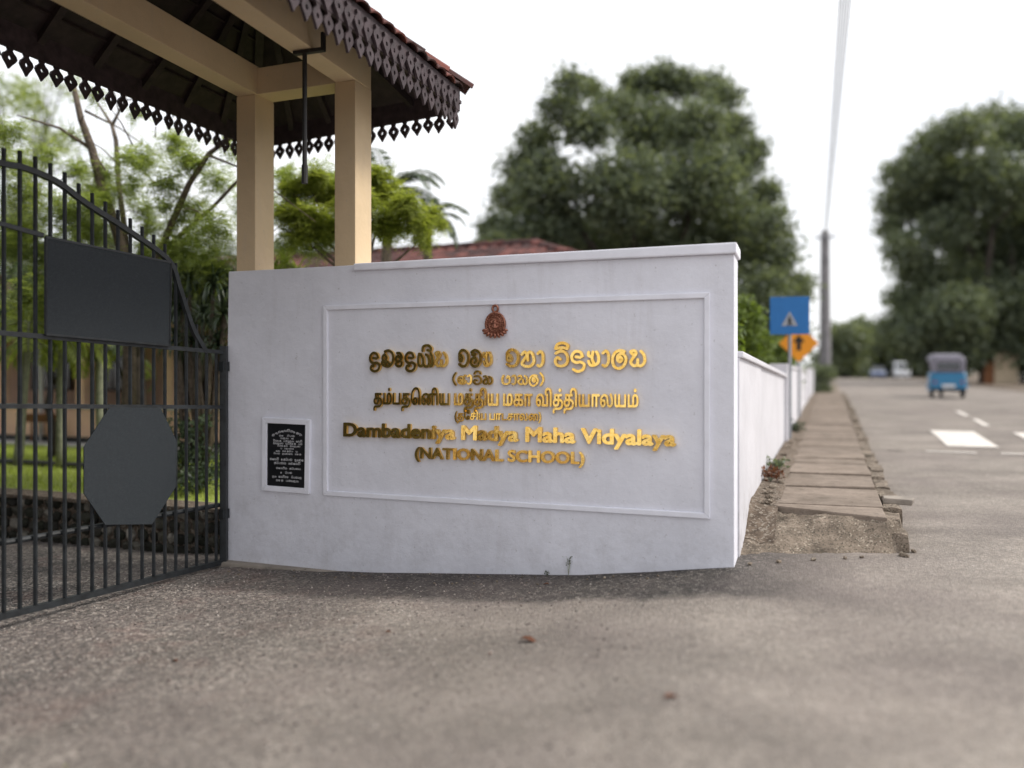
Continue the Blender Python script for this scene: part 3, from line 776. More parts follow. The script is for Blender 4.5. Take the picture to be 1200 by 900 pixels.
def sinhala(line, a0, a1, z0, h, th, dep, mat, parent, res=.05, name='letter', slope=0.):
    tot = sum(.45 if g_ == ' ' else GL[g_][0] + .13 for g_ in line) - .13; sx = (a1 - a0) / tot; x = 0
    for g_ in line:
        if g_ == ' ': x += .45; continue
        k_ = (g_, th, res)
        if k_ not in _gc: _gc[k_] = sdf_mesh(GL[g_][1], th, res)
        letter_obj(name, *_gc[k_], a0 + x * sx, z0 + slope * x * sx, sx, h, dep, mat, parent); x += GL[g_][0] + .13
def marching(D, gx, gy):
    vs = []; key = {}; polys = []; edges = []; nx, ny = D.shape
    def node(i, j):
        k_ = (i, j)
        if k_ not in key: key[k_] = len(vs); vs.append((gx[i], gy[j]))
        return key[k_]
    def cut(i, j, i2, j2):
        k_ = (min((i, j), (i2, j2)), max((i, j), (i2, j2)))
        if k_ not in key:
            a_, b_ = D[i, j], D[i2, j2]; t_ = a_ / (a_ - b_)
            key[k_] = len(vs); vs.append((gx[i] + (gx[i2] - gx[i]) * t_, gy[j] + (gy[j2] - gy[j]) * t_))
        return key[k_]
    I_ = D < 0; act = I_[:-1, :-1] | I_[1:, :-1] | I_[1:, 1:] | I_[:-1, 1:]
    for i, j in zip(*np.nonzero(act)):
        i, j = int(i), int(j)
        cs = [(i, j), (i + 1, j), (i + 1, j + 1), (i, j + 1)]; ins = [D[c] < 0 for c in cs]
        poly = []; cuts = []
        for k_ in range(4):
            a_, b_ = cs[k_], cs[(k_ + 1) % 4]
            if ins[k_]: poly.append(node(*a_))
            if ins[k_] != ins[(k_ + 1) % 4]:
                c_ = cut(*a_, *b_); poly.append(c_); cuts.append((c_, ins[k_]))
        if len(poly) > 2: polys.append(poly)
        if len(cuts) == 2: edges.append((cuts[0][0], cuts[1][0]) if cuts[0][1] else (cuts[1][0], cuts[0][0]))
        elif len(cuts) == 4:
            for q in range(4):
                if cuts[q][1]: edges.append((cuts[q][0], cuts[(q + 1) % 4][0]))
    return vs, polys, edges
def outline(body):
    c = bpy.data.curves.new('text', 'FONT'); c.body = body; c.fill_mode = 'NONE'; c.resolution_u = 4
    o = bpy.data.objects.new('text', c); C.objects.link(o); bpy.context.view_layer.update()
    me = bpy.data.meshes.new_from_object(o.evaluated_get(bpy.context.evaluated_depsgraph_get())); bpy.data.objects.remove(o)
    co = np.array([v_.co[:2] for v_ in me.vertices]); ed = np.array([tuple(e.vertices) for e in me.edges]); return co, ed, me
def text_line(body, a0, a1, z0, h_ref, ref, dep, parent, bold=.03, slope=0., mat='gold', res=.027):
    co, ed, me = outline(body); hh = outline(ref)[0][:, 1].max() + bold
    # walk the closed outlines so that every segment has a direction
    nb = {}
    for a_, b_ in ed: nb.setdefault(int(a_), []).append(int(b_)); nb.setdefault(int(b_), []).append(int(a_))
    done = set(); segs = []
    direct = {(int(a_), int(b_)) for a_, b_ in ed}
    for st in nb:
        if st in done: continue
        loop = [st]; done.add(st); cur = st
        while True:
            nx_ = [q for q in nb[cur] if q not in done]
            if not nx_: break
            cur = nx_[0]; loop.append(cur); done.add(cur)
        fw = sum(((loop[i], loop[(i + 1) % len(loop)]) in direct) for i in range(len(loop)))
        if fw * 2 < len(loop): loop.reverse()
        segs += [(*co[loop[i]], *co[loop[(i + 1) % len(loop)]]) for i in range(len(loop))]
    sg = np.array(segs)
    x0, x1 = co[:, 0].min() - .1, co[:, 0].max() + .1; y0, y1 = co[:, 1].min() - .1, co[:, 1].max() + .1
    gx = np.arange(x0, x1, res) + .0013; gy = np.arange(y0, y1, res) + .0017
    D = np.full((len(gx), len(gy)), .3); WN = np.zeros(D.shape)
    for ax_, ay, bx_, by in sg:
        ylo, yhi = min(ay, by), max(ay, by)
        js = np.nonzero((gy >= ylo) & (gy < yhi))[0]
        for j_ in js:
            xc = ax_ + (gy[j_] - ay) / (by - ay) * (bx_ - ax_)
            WN[gx < xc, j_] += 1 if by > ay else -1
        i0, i1 = np.searchsorted(gx, [min(ax_, bx_) - .14, max(ax_, bx_) + .14]); j0, j1 = np.searchsorted(gy, [ylo - .14, yhi + .14])
        PX, PY = np.meshgrid(gx[i0:i1], gy[j0:j1], indexing='ij'); dx, dy = bx_ - ax_, by - ay; L = dx * dx + dy * dy + 1e-12
        tt = np.clip(((PX - ax_) * dx + (PY - ay) * dy) / L, 0, 1)
        D[i0:i1, j0:j1] = np.minimum(D[i0:i1, j0:j1], np.hypot(PX - ax_ - tt * dx, PY - ay - tt * dy))
    D = np.where(np.abs(WN) > .5, -D, D) - bold
    vs, polys, edges = marching(D, gx, gy)
    par = list(range(len(vs)))
    def find(x):
        while par[x] != x: par[x] = par[par[x]]; x = par[x]
        return x
    for p in polys:
        for q in p[1:]: par[find(q)] = find(p[0])
    comp = {}
    for i in range(len(vs)): comp.setdefault(find(i), []).append(i)
    isl = sorted([[min(vs[i][0] for i in c_), max(vs[i][0] for i in c_), set(c_)] for c_ in comp.values() if len(c_) > 3], key=lambda q: q[0])
    let = []
    for q in isl:
        if let and q[0] < let[-1][1] - .4 * min(q[1] - q[0], let[-1][1] - let[-1][0]):
            let[-1][1] = max(let[-1][1], q[1]); let[-1][2] |= q[2]
        else: let.append(q)
    X0 = let[0][0]; X1 = max(q[1] for q in let); sx = (a1 - a0) / (X1 - X0); sz = h_ref / hh
    for x0_, x1_, ids in let:
        ids_ = sorted(ids); mp = {i: k_ for k_, i in enumerate(ids_)}
        letter_obj('letter', [(vs[i][0] - x0_, vs[i][1]) for i in ids_], [[mp[i] for i in p] for p in polys if p[0] in mp],
                   [(mp[a_], mp[b_]) for a_, b_ in edges if a_ in mp], a0 + (x0_ - X0) * sx, z0 + slope * (x0_ - X0) * sx, sx, sz, dep, mat, parent)
def line_root(a, z, label): return empty('sign_lettering', W(a, 0, z), label, 'lettering')
r1 = line_root(2.77, 1.54, 'largest gold Sinhala lettering, top line of the sign')
sinhala(['da', 'mba', 'e', 'da', 'ni', 'ya'], 1.55, 2.305, 1.542, .120, .195, .032, 'gold', r1)
sinhala(['ma', 'dha', 'yan'], 2.41, 2.715, 1.542, .120, .195, .032, 'gold', r1)
sinhala(['ma', 'ha', 'aa'], 2.84, 3.175, 1.541, .120, .195, .032, 'gold', r1)
sinhala(['vi', 'dya', 'yan', 'aa', 'la', 'ya'], 3.26, 4.005, 1.541, .120, .195, .032, 'gold', r1)
r2 = line_root(2.77, 1.38, 'small gold bracketed Sinhala lettering under the top line')
sinhala(['op', 'ja', 'aa', 'ti', 'ka'], 2.35, 2.72, 1.392, .074, .21, .022, 'gold', r2)
sinhala(['pa', 'aa', 'sa', 'la', 'cp'], 2.80, 3.172, 1.392, .074, .21, .022, 'gold', r2)
r3 = line_root(2.77, 1.21, 'gold Tamil lettering, third line of the sign')
text_line('தம்பதெனிய மத்திய மகா வித்தியாலயம்', 1.594, 3.948, 1.209, .100, 'ப', .03, r3, .022, .004)
r4 = line_root(2.77, 1.09, 'smallest gold Tamil lettering in brackets, fourth line')
text_line('(தேசிய பாடசாலை)', 2.372, 3.145, 1.089, .056, 'ப', .02, r4, .02, .01)
r5 = line_root(2.77, .92, 'gold English lettering reading Dambadeniya Madya Maha Vidyalaya')
text_line('Dambadeniya Madya Maha Vidyalaya', 1.289, 4.24, .919, .120, 'D', .034, r5, .038, .002)
r6 = line_root(2.77, .745, 'gold English lettering reading NATIONAL SCHOOL in brackets')
text_line('(NATIONAL SCHOOL)', 1.999, 3.513, .748, .094, 'N', .03, r6, .036, .006)
# plaque inscription, small painted Sinhala letters, arched heading then lines
lines = [(.505, .845, .925, 10, .9), (.585, .76, .895, 6, .7), (.60, .75, .872, 5, .7), (.52, .84, .845, 14, .8), (.52, .84, .822, 14, .8), (.545, .82, .800, 12, .7),
         (.60, .75, .778, 7, .6), (.55, .79, .752, 10, .7), (.525, .83, .728, 13, .7), (.485, .855, .672, 15, .95), (.53, .82, .638, 11, .95), (.53, .82, .592, 12, .8),
         (.60, .73, .552, 5, .8), (.51, .835, .512, 14, .85), (.55, .80, .478, 9, .85)]
ks = ['da', 'ma', 'ya', 'ha', 'la', 'pa', 'sa', 'ka', 'ja', 'vi', 'e', 'ti', 'dha']
for q, (a0, a1, z, nn, sc) in enumerate(lines):
    m = MB(); sx = (a1 - a0) / nn
    for c_ in range(nn):
        g_ = ks[(c_ * 7 + q * 3) % len(ks)]
        if q and (c_ * 5 + q) % 6 == 5: continue
        k_ = (g_, .2, .11)
        if k_ not in _gc: _gc[k_] = sdf_mesh(GL[g_][1], .2, .11)
        vs, pl, ed = _gc[k_]; ah = a0 + c_ * sx; t_ = (c_ + .5) / nn * 2 - 1
        zz_ = z + (.045 * (1 - t_ * t_) - .03 if q == 0 else 0); rot = -.45 * t_ if q == 0 else 0
        m.add([W(ah + (x * math.cos(rot) + y * math.sin(rot)) * sx * .86, -.0145, zz_ + (y * math.cos(rot) - x * math.sin(rot)) * .017 * sc) for x, y in vs], [tuple(p_) for p_ in pl])
    m.build('inscription_line', 'plaque_print', pq)

# crest above the lettering
em = empty('crest', W(2.746, 0, 1.90), 'small copper crest with lotus base fixed above the gold lettering', 'crest')
EC = W(2.746, -.03, 1.893)
def ell_ring(c, ra, rz_, tube_r, seg=28, ts=8):
    m = MB(); pts = [c + U * math.cos(2 * math.pi * k / seg) * ra + UP * math.sin(2 * math.pi * k / seg) * rz_ for k in range(seg + 1)]
    return m.tube(pts, tube_r, ts, cap=False)
m = MB(); m.prism([EC + U * math.cos(x) * .088 + UP * math.sin(x) * .098 for x in [2 * math.pi * k / 28 for k in range(28)]], N_ * .028)
m.build('shield', 'copper', em, bevel=.004)
ell_ring(EC, .084, .094, .011).build('outer_ring', 'copper', em, smooth=True)
ell_ring(EC - N_ * .006, .055, .062, .006).build('inner_ring', 'copper', em, smooth=True)
m = MB()
for k_ in range(26):
    x = 2 * math.pi * k_ / 26; m.lathe(EC + U * math.cos(x) * .071 + UP * math.sin(x) * .080 - N_ * .012, [(.001, -.007), (.006, -.003), (.007, .002), (.001, .007)], -N_, 6)
m.build('bead_band', 'copper', em, smooth=True)
ell_ring(EC + UP * .128, .024, .028, .010, 18).build('top_ring', 'copper', em, smooth=True)
m = MB(); m.lathe(EC - N_ * .004 - UP * .035, [(.03, 0), (.034, .01), (.02, .02), (.012, .05), (.016, .06), (.001, .085)], UP, 12)
m.tube([EC - U * .04 - N_ * .01, EC - N_ * .014 + UP * .012, EC + U * .04 - N_ * .01], [.004, .008, .004], 6)
m.build('lamp_figure', 'copper', em, smooth=True)
for k_ in range(9):
    x = math.pi * (1.04 + .92 * k_ / 8); c_ = EC + U * math.cos(x) * .095 + UP * (-.045 + math.sin(x) * .055) - N_ * .008
    m = MB(); d_ = (U * math.cos(x) + UP * math.sin(x) * .8).normalized()
    m.tube([c_ - d_ * .028, c_ - d_ * .008, c_ + d_ * .012, c_ + d_ * .022], [.004, .015, .012, .002], 7)
    m.build('lotus_petal', 'copper', em, smooth=True)

# ------------------------------------------------------------------ gate roof on four columns
gr = empty('gate_roof', W(.7, .3, 4.1), 'dark tiled gate canopy with carved timber fringe on cream columns', 'roof')
BD = V(-.309, -.951, 0).normalized()      # from the far columns back towards the near ones
CB = 4.12
cols = [W(.08, .015, 0), W(1.165, .015, 0)]
gcz = 2.452
for i, p0 in enumerate(cols):
    for far in (0, 1):
        p = p0 + BD * (5.6 * far); zb_ = gcz if not far else -.5
        m = MB(); m.box(p + UP * zb_, U * .215, N_ * .285, UP * (CB - zb_ - .001))
        m.build('column', 'cream_paint', gr, bevel=.006)
for i, p0 in enumerate(cols):
    m = MB(); q = p0 + N_ * .283 + U * .002
    m.box(q + UP * CB - UP * .0, U * .211, BD * 6.0, UP * .27)
    m.build('long_beam', 'cream_paint', gr, bevel=.006)
for far in (0, 1):
    p = cols[0] + U * .215 + BD * (5.6 * far) + N_ * .02
    m = MB(); m.box(p + UP * (CB + .003), U * (1.085 - .215), N_ * .24, UP * .25)
    m.build('cross_beam', 'cream_paint', gr, bevel=.006)
FR, FL = V(-.54, 7.83, 0), V(-2.94, 9.11, 0)
RD = V(-.339, -.941, 0).normalized(); RL = 7.7
NR, NL = FR + RD * RL, FL + RD * RL
ZE, ZT = 4.26, 4.06                       # eave top, fascia bottom
rm0 = (FR + FL) / 2 + RD * 1.45; rm1 = (NR + NL) / 2 - RD * 1.45; ZR = 5.25
def up(p, z): return V(p.x, p.y, z)
eaves = [(FR, NR, 'right'), (FL, FR, 'far'), (NL, FL, 'left'), (NR, NL, 'near')]
cen = (FR + FL + NR + NL) / 4
# ceiling planks follow the slopes
def slope_face(a, b, c, d=None):
    return [a, b, c] + ([d] if d else [])
E_ = [up(FR, ZE), up(FL, ZE), up(NL, ZE), up(NR, ZE)]; R0, R1 = up(rm0, ZR), up(rm1, ZR)
for nm, pts in (('a', [E_[0], E_[3], R1, R0]), ('b', [E_[2], E_[1], R0, R1]), ('c', [E_[1], E_[0], R0]), ('d', [E_[3], E_[2], R1])):
    m = MB(); m.prism(pts, UP * .03); m.build('ceiling_lining', 'dark_wood', gr)
def rafter(a, b, w_=.03):
    d_ = (b - a).normalized(); s_ = d_.cross(UP).normalized(); m = MB()
    m.box(a - s_ * w_ - UP * .075, s_ * w_ * 2, b - a, UP * .07); m.build('rafter', 'dark_wood', gr)
for k_ in range(1, 14):
    f = k_ / 14; g_ = max(0, min(1, (f * RL - 1.45) / (RL - 2.9)))
    rafter(up(FR.lerp(NR, f), ZE), R0.lerp(R1, g_)); rafter(up(FL.lerp(NL, f), ZE), R0.lerp(R1, g_))
for a_ in (E_[0], E_[1]): rafter(a_, R0, .04)
for a_ in (E_[2], E_[3]): rafter(a_, R1, .04)
for k_ in (1, 2, 3, 4): rafter(up(FR.lerp(FL, k_ / 5), ZE), R0)
# battens across under the lining
m = MB()
for k_ in range(1, 7):
    f = k_ / 7
    for A_, B_ in ((E_[0], E_[3]), (E_[1], E_[2])):
        a1_, b1_ = A_.lerp(R0, f), B_.lerp(R1, f); d_ = (b1_ - a1_).normalized()
        m.box(a1_ - UP * .03, d_.cross(UP) * .03, b1_ - a1_, UP * .02)
m.build('batten', 'dark_wood', gr)
# pendant: carved drop with a round eye, one shared mesh
def pendant_mesh():
    W2 = .058
    out = [(-.030, 0), (-.018, -.025), (-.030, -.042), (-.052, -.060), (-.062, -.088), (-.050, -.112), (-.020, -.150), (0, -.182),
           (.020, -.150), (.050, -.112), (.062, -.088), (.052, -.060), (.030, -.042), (.018, -.025), (.030, 0)]
    hole = [(.017 * math.cos(2 * math.pi * k / 10), -.088 + .019 * math.sin(2 * math.pi * k / 10)) for k in range(10)]
    bm = bmesh.new()
    def ring(pts, y): return [bm.verts.new((x, y, z)) for x, z in pts]
    res = []
    for y in (0, .022):
        a_ = ring(out, y); b_ = ring(hole, y)
        es = [bm.edges.new((a_[i], a_[(i + 1) % len(a_)])) for i in range(len(a_))] + [bm.edges.new((b_[i], b_[(i + 1) % 10])) for i in range(10)]
        bmesh.ops.triangle_fill(bm, edges=es, use_beauty=True); res.append((a_, b_))
    for q in (0, 1):
        A1, A2 = res[0][q], res[1][q]
        for i in range(len(A1)):
            j = (i + 1) % len(A1); bm.faces.new((A1[i], A1[j], A2[j], A2[i]))
    bmesh.ops.recalc_face_normals(bm, faces=bm.faces)
    me = bpy.data.meshes.new('pendant'); bm.to_mesh(me); bm.free(); me.materials.append(MAT['fascia_wood']); return me
pme = pendant_mesh(); gro = root_of(gr)
for A_, B_, nm in eaves:
    d_ = (B_ - A_).normalized(); o_ = d_.cross(UP); o_ = o_ if o_.dot(A_ - cen) > 0 else -o_; L = (B_ - A_).length
    m = MB(); m.prism([up(A_, ZT), up(B_, ZT), up(B_, ZE + .015), up(A_, ZE + .015)], o_ * .03 ); m.build('fascia_board', 'fascia_wood', gr)
    m = MB(); m.prism([up(A_, ZT + .07) + o_ * .031, up(B_, ZT + .07) + o_ * .031, up(B_, ZT + .10) + o_ * .031, up(A_, ZT + .10) + o_ * .031], o_ * .015 ); m.build('fascia_bead', 'fascia_wood', gr)
    cnt = int(L / .138); sp = L / cnt
    for k_ in range(cnt):
        p = A_ + d_ * (k_ + .5) * sp + o_ * .004
        o = bpy.data.objects.new('pendant', pme); C.objects.link(o); o.parent = gr
        o.location = up(p, ZT + .002) - gro; o.rotation_euler = (rnd.uniform(-.08, .08), rnd.uniform(-.07, .07), math.atan2(d_.y, d_.x)); o.scale = (rnd.uniform(.92, 1.05), 1, rnd.uniform(.9, 1.06))
    if nm == 'right':       # a second row of drops in front of the board, as on the road side
        for k_ in range(cnt):
            p = A_ + d_ * (k_ + .95) * sp + o_ * .032
            o = bpy.data.objects.new('pendant', pme); C.objects.link(o); o.parent = gr
            o.location = up(p, ZT + .155) - gro; o.rotation_euler = (rnd.uniform(-.06, .06), rnd.uniform(-.05, .05), math.atan2(d_.y, d_.x))
# tiles: half-round pans; the eave rows one by one, the rest joined
def tile_geo(o, across, along, upv, w_, l_, seg=5, th=.014):
    vs = []; 
    for e in (0, 1):
        for q in range(seg + 1):
            x = -1 + 2 * q / seg; hgt = .035 * (1 - x * x) * (1 if e == 0 else .8)
            vs.append(o + across * x * w_ * .5 + along * l_ * e + upv * hgt)
        for q in range(seg + 1):
            x = -1 + 2 * q / seg; hgt = .035 * (1 - x * x) * (1 if e == 0 else .8) - th
            vs.append(o + across * x * w_ * .5 + along * l_ * e + upv * hgt)
    s1 = seg + 1; fs = []
    for q in range(seg):
        fs += [(q, q + 1, 2 * s1 + q + 1, 2 * s1 + q), (s1 + q, s1 + q + 1, 3 * s1 + q + 1, 3 * s1 + q), (q, q + 1, s1 + q + 1, s1 + q), (2 * s1 + q, 2 * s1 + q + 1, 3 * s1 + q + 1, 3 * s1 + q)]
    fs += [(0, s1, 3 * s1, 2 * s1), (seg, s1 + seg, 3 * s1 + seg, 2 * s1 + seg)]
    return vs, fs
rest = MB()
for A_, B_, r0, r1_, nm in ((FR, NR, R0, R1, 'right'), (FL, NL, R0, R1, 'left'), (FL, FR, R0, R0, 'far'), (NL, NR, R1, R1, 'near')):
    d_ = (B_ - A_).normalized(); L = (B_ - A_).length; mid = (A_ + B_) / 2
    o_ = (mid - (r0 + r1_) / 2); o_.z = 0; o_ -= d_ * o_.dot(d_); run = o_.length; o_.normalize()
    al = (-o_ * run + UP * (ZR - ZE)); SL = al.length; al.normalize(); nrm = d_.cross(al); nrm = nrm if nrm.z > 0 else -nrm
    rows = int(SL / .27)
    for r_ in range(rows):
        f0 = r_ * .27 / SL; a_ = f0 * (r0 - A_).dot(d_); b_ = L - f0 * (B_ - r1_).dot(d_); c_ = a_ + .1
        while c_ < b_ - .06:
            p = up(A_, ZE + .035) + d_ * c_ + al * (r_ * .27 - .07) + nrm * (.022)
            vs, fs = tile_geo(p, d_, al, nrm, .205, .30)
            if r_ == 0 and nm in ('right', 'far'):
                m = MB(); m.add(vs, fs); ob = m.build('roof_tile', 'roof_tile', gr, smooth=False, origin=p); ob.rotation_euler = (rnd.uniform(-.03, .03), rnd.uniform(-.03, .03), 0)
            else: rest.add(vs, fs)
            c_ += .2
rest.build('upper_roof_tiles', 'roof_tile', gr)['kind'] = 'stuff'
for A_, B_ in ((E_[0], R0), (E_[1], R0), (E_[2], R1), (E_[3], R1), (R0, R1)):
    L = (B_ - A_).length; d_ = (B_ - A_).normalized(); s_ = d_.cross(UP).normalized(); nrm = s_.cross(d_); nrm = nrm if nrm.z > 0 else -nrm
    k_ = 0
    while k_ * .28 < L:
        p = A_ + d_ * (k_ * .28 - .10) + nrm * .07; m = MB(); vs = []
        for e in (0, 1):
            for th in (0, .018):
                for q in range(7):
                    x = math.pi * q / 6; rr_ = (.105 if e == 0 else .085) - th
                    vs.append(p + d_ * .33 * e + s_ * math.cos(x) * rr_ + nrm * math.sin(x) * rr_ * .8)
        fs = []
        for q in range(6): fs += [(q, q + 1, 14 + q + 1, 14 + q), (7 + q, 8 + q, 22 + q, 21 + q), (q, q + 1, 8 + q, 7 + q), (14 + q, 15 + q, 22 + q, 21 + q)]
        fs += [(0, 7, 21, 14), (6, 13, 27, 20)]
        m.add(vs, fs); m.build('ridge_tile', 'roof_tile', gr, origin=p); k_ += 1

# iron rod with its clamp on the right-hand beam
hp = V(-1.69, 6.47, 0)
hr = empty('hanging_rod', up(hp, CB), 'dark iron rod hanging from a clamp on the cream beam', 'rod')
m = MB(); bu = V(.951, -.309, 0)
m.box(up(hp, CB - .032) - bu * .10 - N_ * .02, bu * .26, N_ * .045, UP * .028); m.box(up(hp, CB - .032) + bu * .16 - N_ * .02, bu * .022, N_ * .045, UP * .15)
m.build('clamp', 'iron_dark', hr, bevel=.002)
m = MB(); m.tube([up(hp, CB - .033), up(hp, 3.18)], .019, 10); m.tube([up(hp, 3.18), up(hp, 3.03)], .025, 10)
m.build('rod', 'iron_dark', hr)

# ------------------------------------------------------------------ the gate
def zb(t): return -.325 + .025 * t
arch = [(2.75, 3.02), (2.4, 3.01), (2.09, 2.99), (1.91, 2.995), (1.66, 2.945), (1.425, 2.83), (1.04, 2.672), (.64, 2.475), (.52, 2.24), (.378, 1.90), (.232, 1.69)]
sp_ = spline([(t_, z_) for t_, z_ in arch], 6)
def arch_z(t_):
    for (t0, z0), (t1, z1) in zip(sp_[1:], sp_[:-1]):
        if t0 <= t_ <= t1 + 1e-6: return z0 + (z1 - z0) * (t_ - t0) / max(1e-6, t1 - t0)
    return None
BO = [(1.771, 1.778), (1.771, 2.507), (.639, 2.453), (.657, 1.725)]
OCT = [(1.461, .905), (1.461, .540), (1.276, .262), (.832, .190), (.584, .480), (.575, .880), (.746, 1.182), (1.238, 1.206)]
def gate(mir, label):
    g = (lambda t_, z_, o=0: GP(5.5 - t_ if mir else t_, z_, o))
    root = empty('gate_leaf', g(0, 0), label, 'gate', 'gate leaves')
    def bar(name, pts, r_, sides=4, off=0):
        m = MB(); m.tube([g(a_, b_, off) for a_, b_ in pts], r_, sides); return m.build(name, 'gate_paint', root)
    bar('hinge_post', [(.0, -.40), (.0, 1.74)], .042)
    bar('meeting_stile', [(2.74, zb(2.74)), (2.74, 3.10)], .032)
    bar('arch_rail', [tuple(p) for p in sp_], .029)
    bar('rail', [(.02, 1.679), (2.73, 1.805)], .026); bar('rail', [(.02, 1.160), (2.73, 1.278)], .024)
    bar('rail', [(2.73, 2.60), (2.085, 2.557), (1.771, 2.519)], .022)
    bar('bottom_rail', [(.02, zb(0) + .015), (2.73, zb(2.73) + .015)], .033)
    bar('pipe_rail', [(.02, .228), (2.73, .270)], .022, 8, -.04)
    t_ = .095
    while t_ < 2.70:
        za = arch_z(t_); top = (1.68 if za is None else za + .115)
        bar('bar', [(t_, zb(t_) + .02), (t_, top)], .0155); t_ += .1155
    for nm, pts, th in (('name_board', BO, .012), ('octagonal_plate', OCT, .010)):
        m = MB(); m.prism([g(a_, b_, .026) for a_, b_ in pts], GN * th); m.build(nm, 'board_metal', root, bevel=.002)
    m = MB(); P_ = [g(a_, b_, .036) for a_, b_ in BO]
    for i in range(4): m.tube([P_[i], P_[(i + 1) % 4]], .012, 4)
    m.build('board_frame', 'gate_paint', root)
    for a_, b_ in ((.0, 1.5), (.0, .1)): 
        m = MB(); m.box(g(a_ - .04, b_, -.03), GD * (.08 if not mir else -.08), GN * .06, UP * .09); m.build('hinge', 'gate_paint', root)
    return root
gate(False, 'black arched iron gate leaf with blank board, hinged beside the white wall')
gate(True, 'second black arched iron gate leaf beyond the left edge')

# ------------------------------------------------------------------ stone retaining wall inside
rw = empty('stone_wall', W(-2.6, .5, -.4), 'low dark rubble stone wall holding up the lawn', 'wall')
m = MB(); m.box(W(-12, .48, -.7), U * 12.05, N_ * .25, UP * .735); m.build('mortar_core', 'soil', rw)
for row in range(4):
    a = -7.5 + rnd.random() * .1
    while a < -.05:
        w_ = rnd.uniform(.09, .2); h_ = .075
        if len([1 for _ in range(1)]) and a < .0:
            stone('stone', rw, W(a + w_ / 2, .475, -.40 + row * .135 + rnd.uniform(-.012, .012)), (w_ * .52, .055, h_), rz=math.atan2(U.y, U.x) + rnd.uniform(-.1, .1))
        a += w_
m = MB(); m.box(W(-12, .43, .035), U * 12.05, N_ * .34, UP * .045); m.build('capping', 'soil', rw, bevel=.01)
m = MB(); m.box(W(-13, 2.6, .03), U * 14.0, N_ * .18, UP * .10)
tag(m.build('lawn_kerb', 'dark_plinth', None, bevel=.01, origin=W(-6, 2.6, 0)), 'low dark kerb running across the lawn', 'kerb')

# ------------------------------------------------------------------ school building behind
sb = empty('school_building', W(-6, 8, 0), 'long peach school block with dark tiled roof and a pillared verandah', 'building')
B0 = 5.6
def bbox(name, a0, a1, b0, b1, z0, z1, mat, bev=0): 
    m = MB(); m.box(W(a0, b0, z0), U * (a1 - a0), N_ * (b1 - b0), UP * (z1 - z0)); return m.build(name, mat, sb, bevel=bev)
bbox('plinth', -20, 3.4, B0 - .05, 11.4, -.1, .20, 'dark_plinth')
bbox('apron_slab', -20, 3.2, B0 - .55, B0 - .051, -.1, .09, 'white_trim')
bbox('dado_wall', -20, 3.2, B0, B0 + .16, .201, .76, 'peach_paint')
bbox('sill_ledge', -20, 3.2, B0 - .03, B0 + .19, .761, .81, 'white_trim', .01)
cols_a = [-17.1, -14.9, -12.7, -10.55, -8.35, -6.15, -3.95, -1.75, .45, 2.6]
for a in cols_a: bbox('pillar', a, a + .2, B0 + .002, B0 + .158, .811, 2.5, 'peach_paint', .01)
bbox('verandah_floor', -20, 3.2, B0 + .17, B0 + 2.2, .201, .22, 'old_concrete')
bbox('back_wall', -20, 3.2, B0 + 2.2, B0 + 2.4, .2, 2.9, 'peach_paint')
for i in range(len(cols_a) - 1):
    a = cols_a[i] + .45
    if i % 3 == 1:
        f_ = bbox('door', a + .1, a + 1.0, B0 + 2.12, B0 + 2.198, .22, 2.3, 'window_frame_wood')
    else:
        f_ = bbox('window', a, a + 1.3, B0 + 2.14, B0 + 2.198, 1.05, 2.2, 'window_frame_wood')
        m = MB()
        for q in range(3): m.box(W(a + .05 + q * .42, B0 + 2.12, 1.1), U * .37, N_ * .015, UP * 1.05)
        m.build('pane', 'dark_glass', f_)
bbox('end_wall', 3.0, 3.2, B0 + .17, 11.3, .2, 2.7, 'peach_paint')
bbox('rear_wall', -20, 3.2, 11.1, 11.3, .2, 2.7, 'peach_paint')
bbox('eave_board', -20.6, 4.0, B0 - .62, B0 - .58, 2.40, 2.56, 'fascia_wood')
bbox('ceiling', -20.5, 3.9, B0 - .57, 11.8, 2.55, 2.58, 'dark_wood')
bbox('downpipe', -9.25, -9.19, B0 - .08, B0 - .02, .1, 2.5, 'white_trim')
# expanded-metal grille filling one verandah bay
m = MB(); a0, a1, z0, z1 = -1.5, -.35, .82, 2.4; B_ = B0 + .08
for k_ in range(-14, 12):
    x = a0 + k_ * .1
    for sg in (1, -1):
        pts = []
        for q in range(0, 33):
            z_ = z0 + (z1 - z0) * q / 32; a_ = (x if sg > 0 else a1 + a0 - x) + sg * (z_ - z0) * .62
            if a0 <= a_ <= a1: pts.append(W(a_, B_, z_))
        if len(pts) > 1: m.tube([pts[0], pts[-1]], .006, 4, cap=False)
m.build('wire_grille', 'mirror_grey', sb)
bbox('grille_post', -1.58, -1.53, B0 + .03, B0 + .1, .811, 2.45, 'white_trim')
# roof tiles in rows along U; ridge at b=8.9
RA, RB, ZRr, ZEe = -20.0, 8.9, 4.02, 2.50
run = RB - (B0 - .65); SL = math.hypot(run, ZRr - ZEe); al = (N_ * run + UP * (ZRr - ZEe)) / SL; nr = U.cross(al); nr = nr if nr.z > 0 else -nr
al2 = (-N_ * run + UP * (ZRr - ZEe)) / SL
m = MB(); e0, e1 = W(RA, B0 - .65, ZEe), W(4.1, B0 - .65, ZEe); r0_, r1_ = W(RA, RB, ZRr), W(.1, RB, ZRr); f0, f1 = W(RA, 2 * RB - B0 + .65, ZEe), W(4.1, 2 * RB - B0 + .65, ZEe)
m.prism([e0, e1, r1_, r0_], UP * .03); m.prism([f1, f0, r0_, r1_], UP * .031); m.prism([e1, f1, r1_], UP * .029)
m.build('roof_deck', 'dark_wood', sb)
rest = MB(); rows = int(SL / .30); proto_t = None
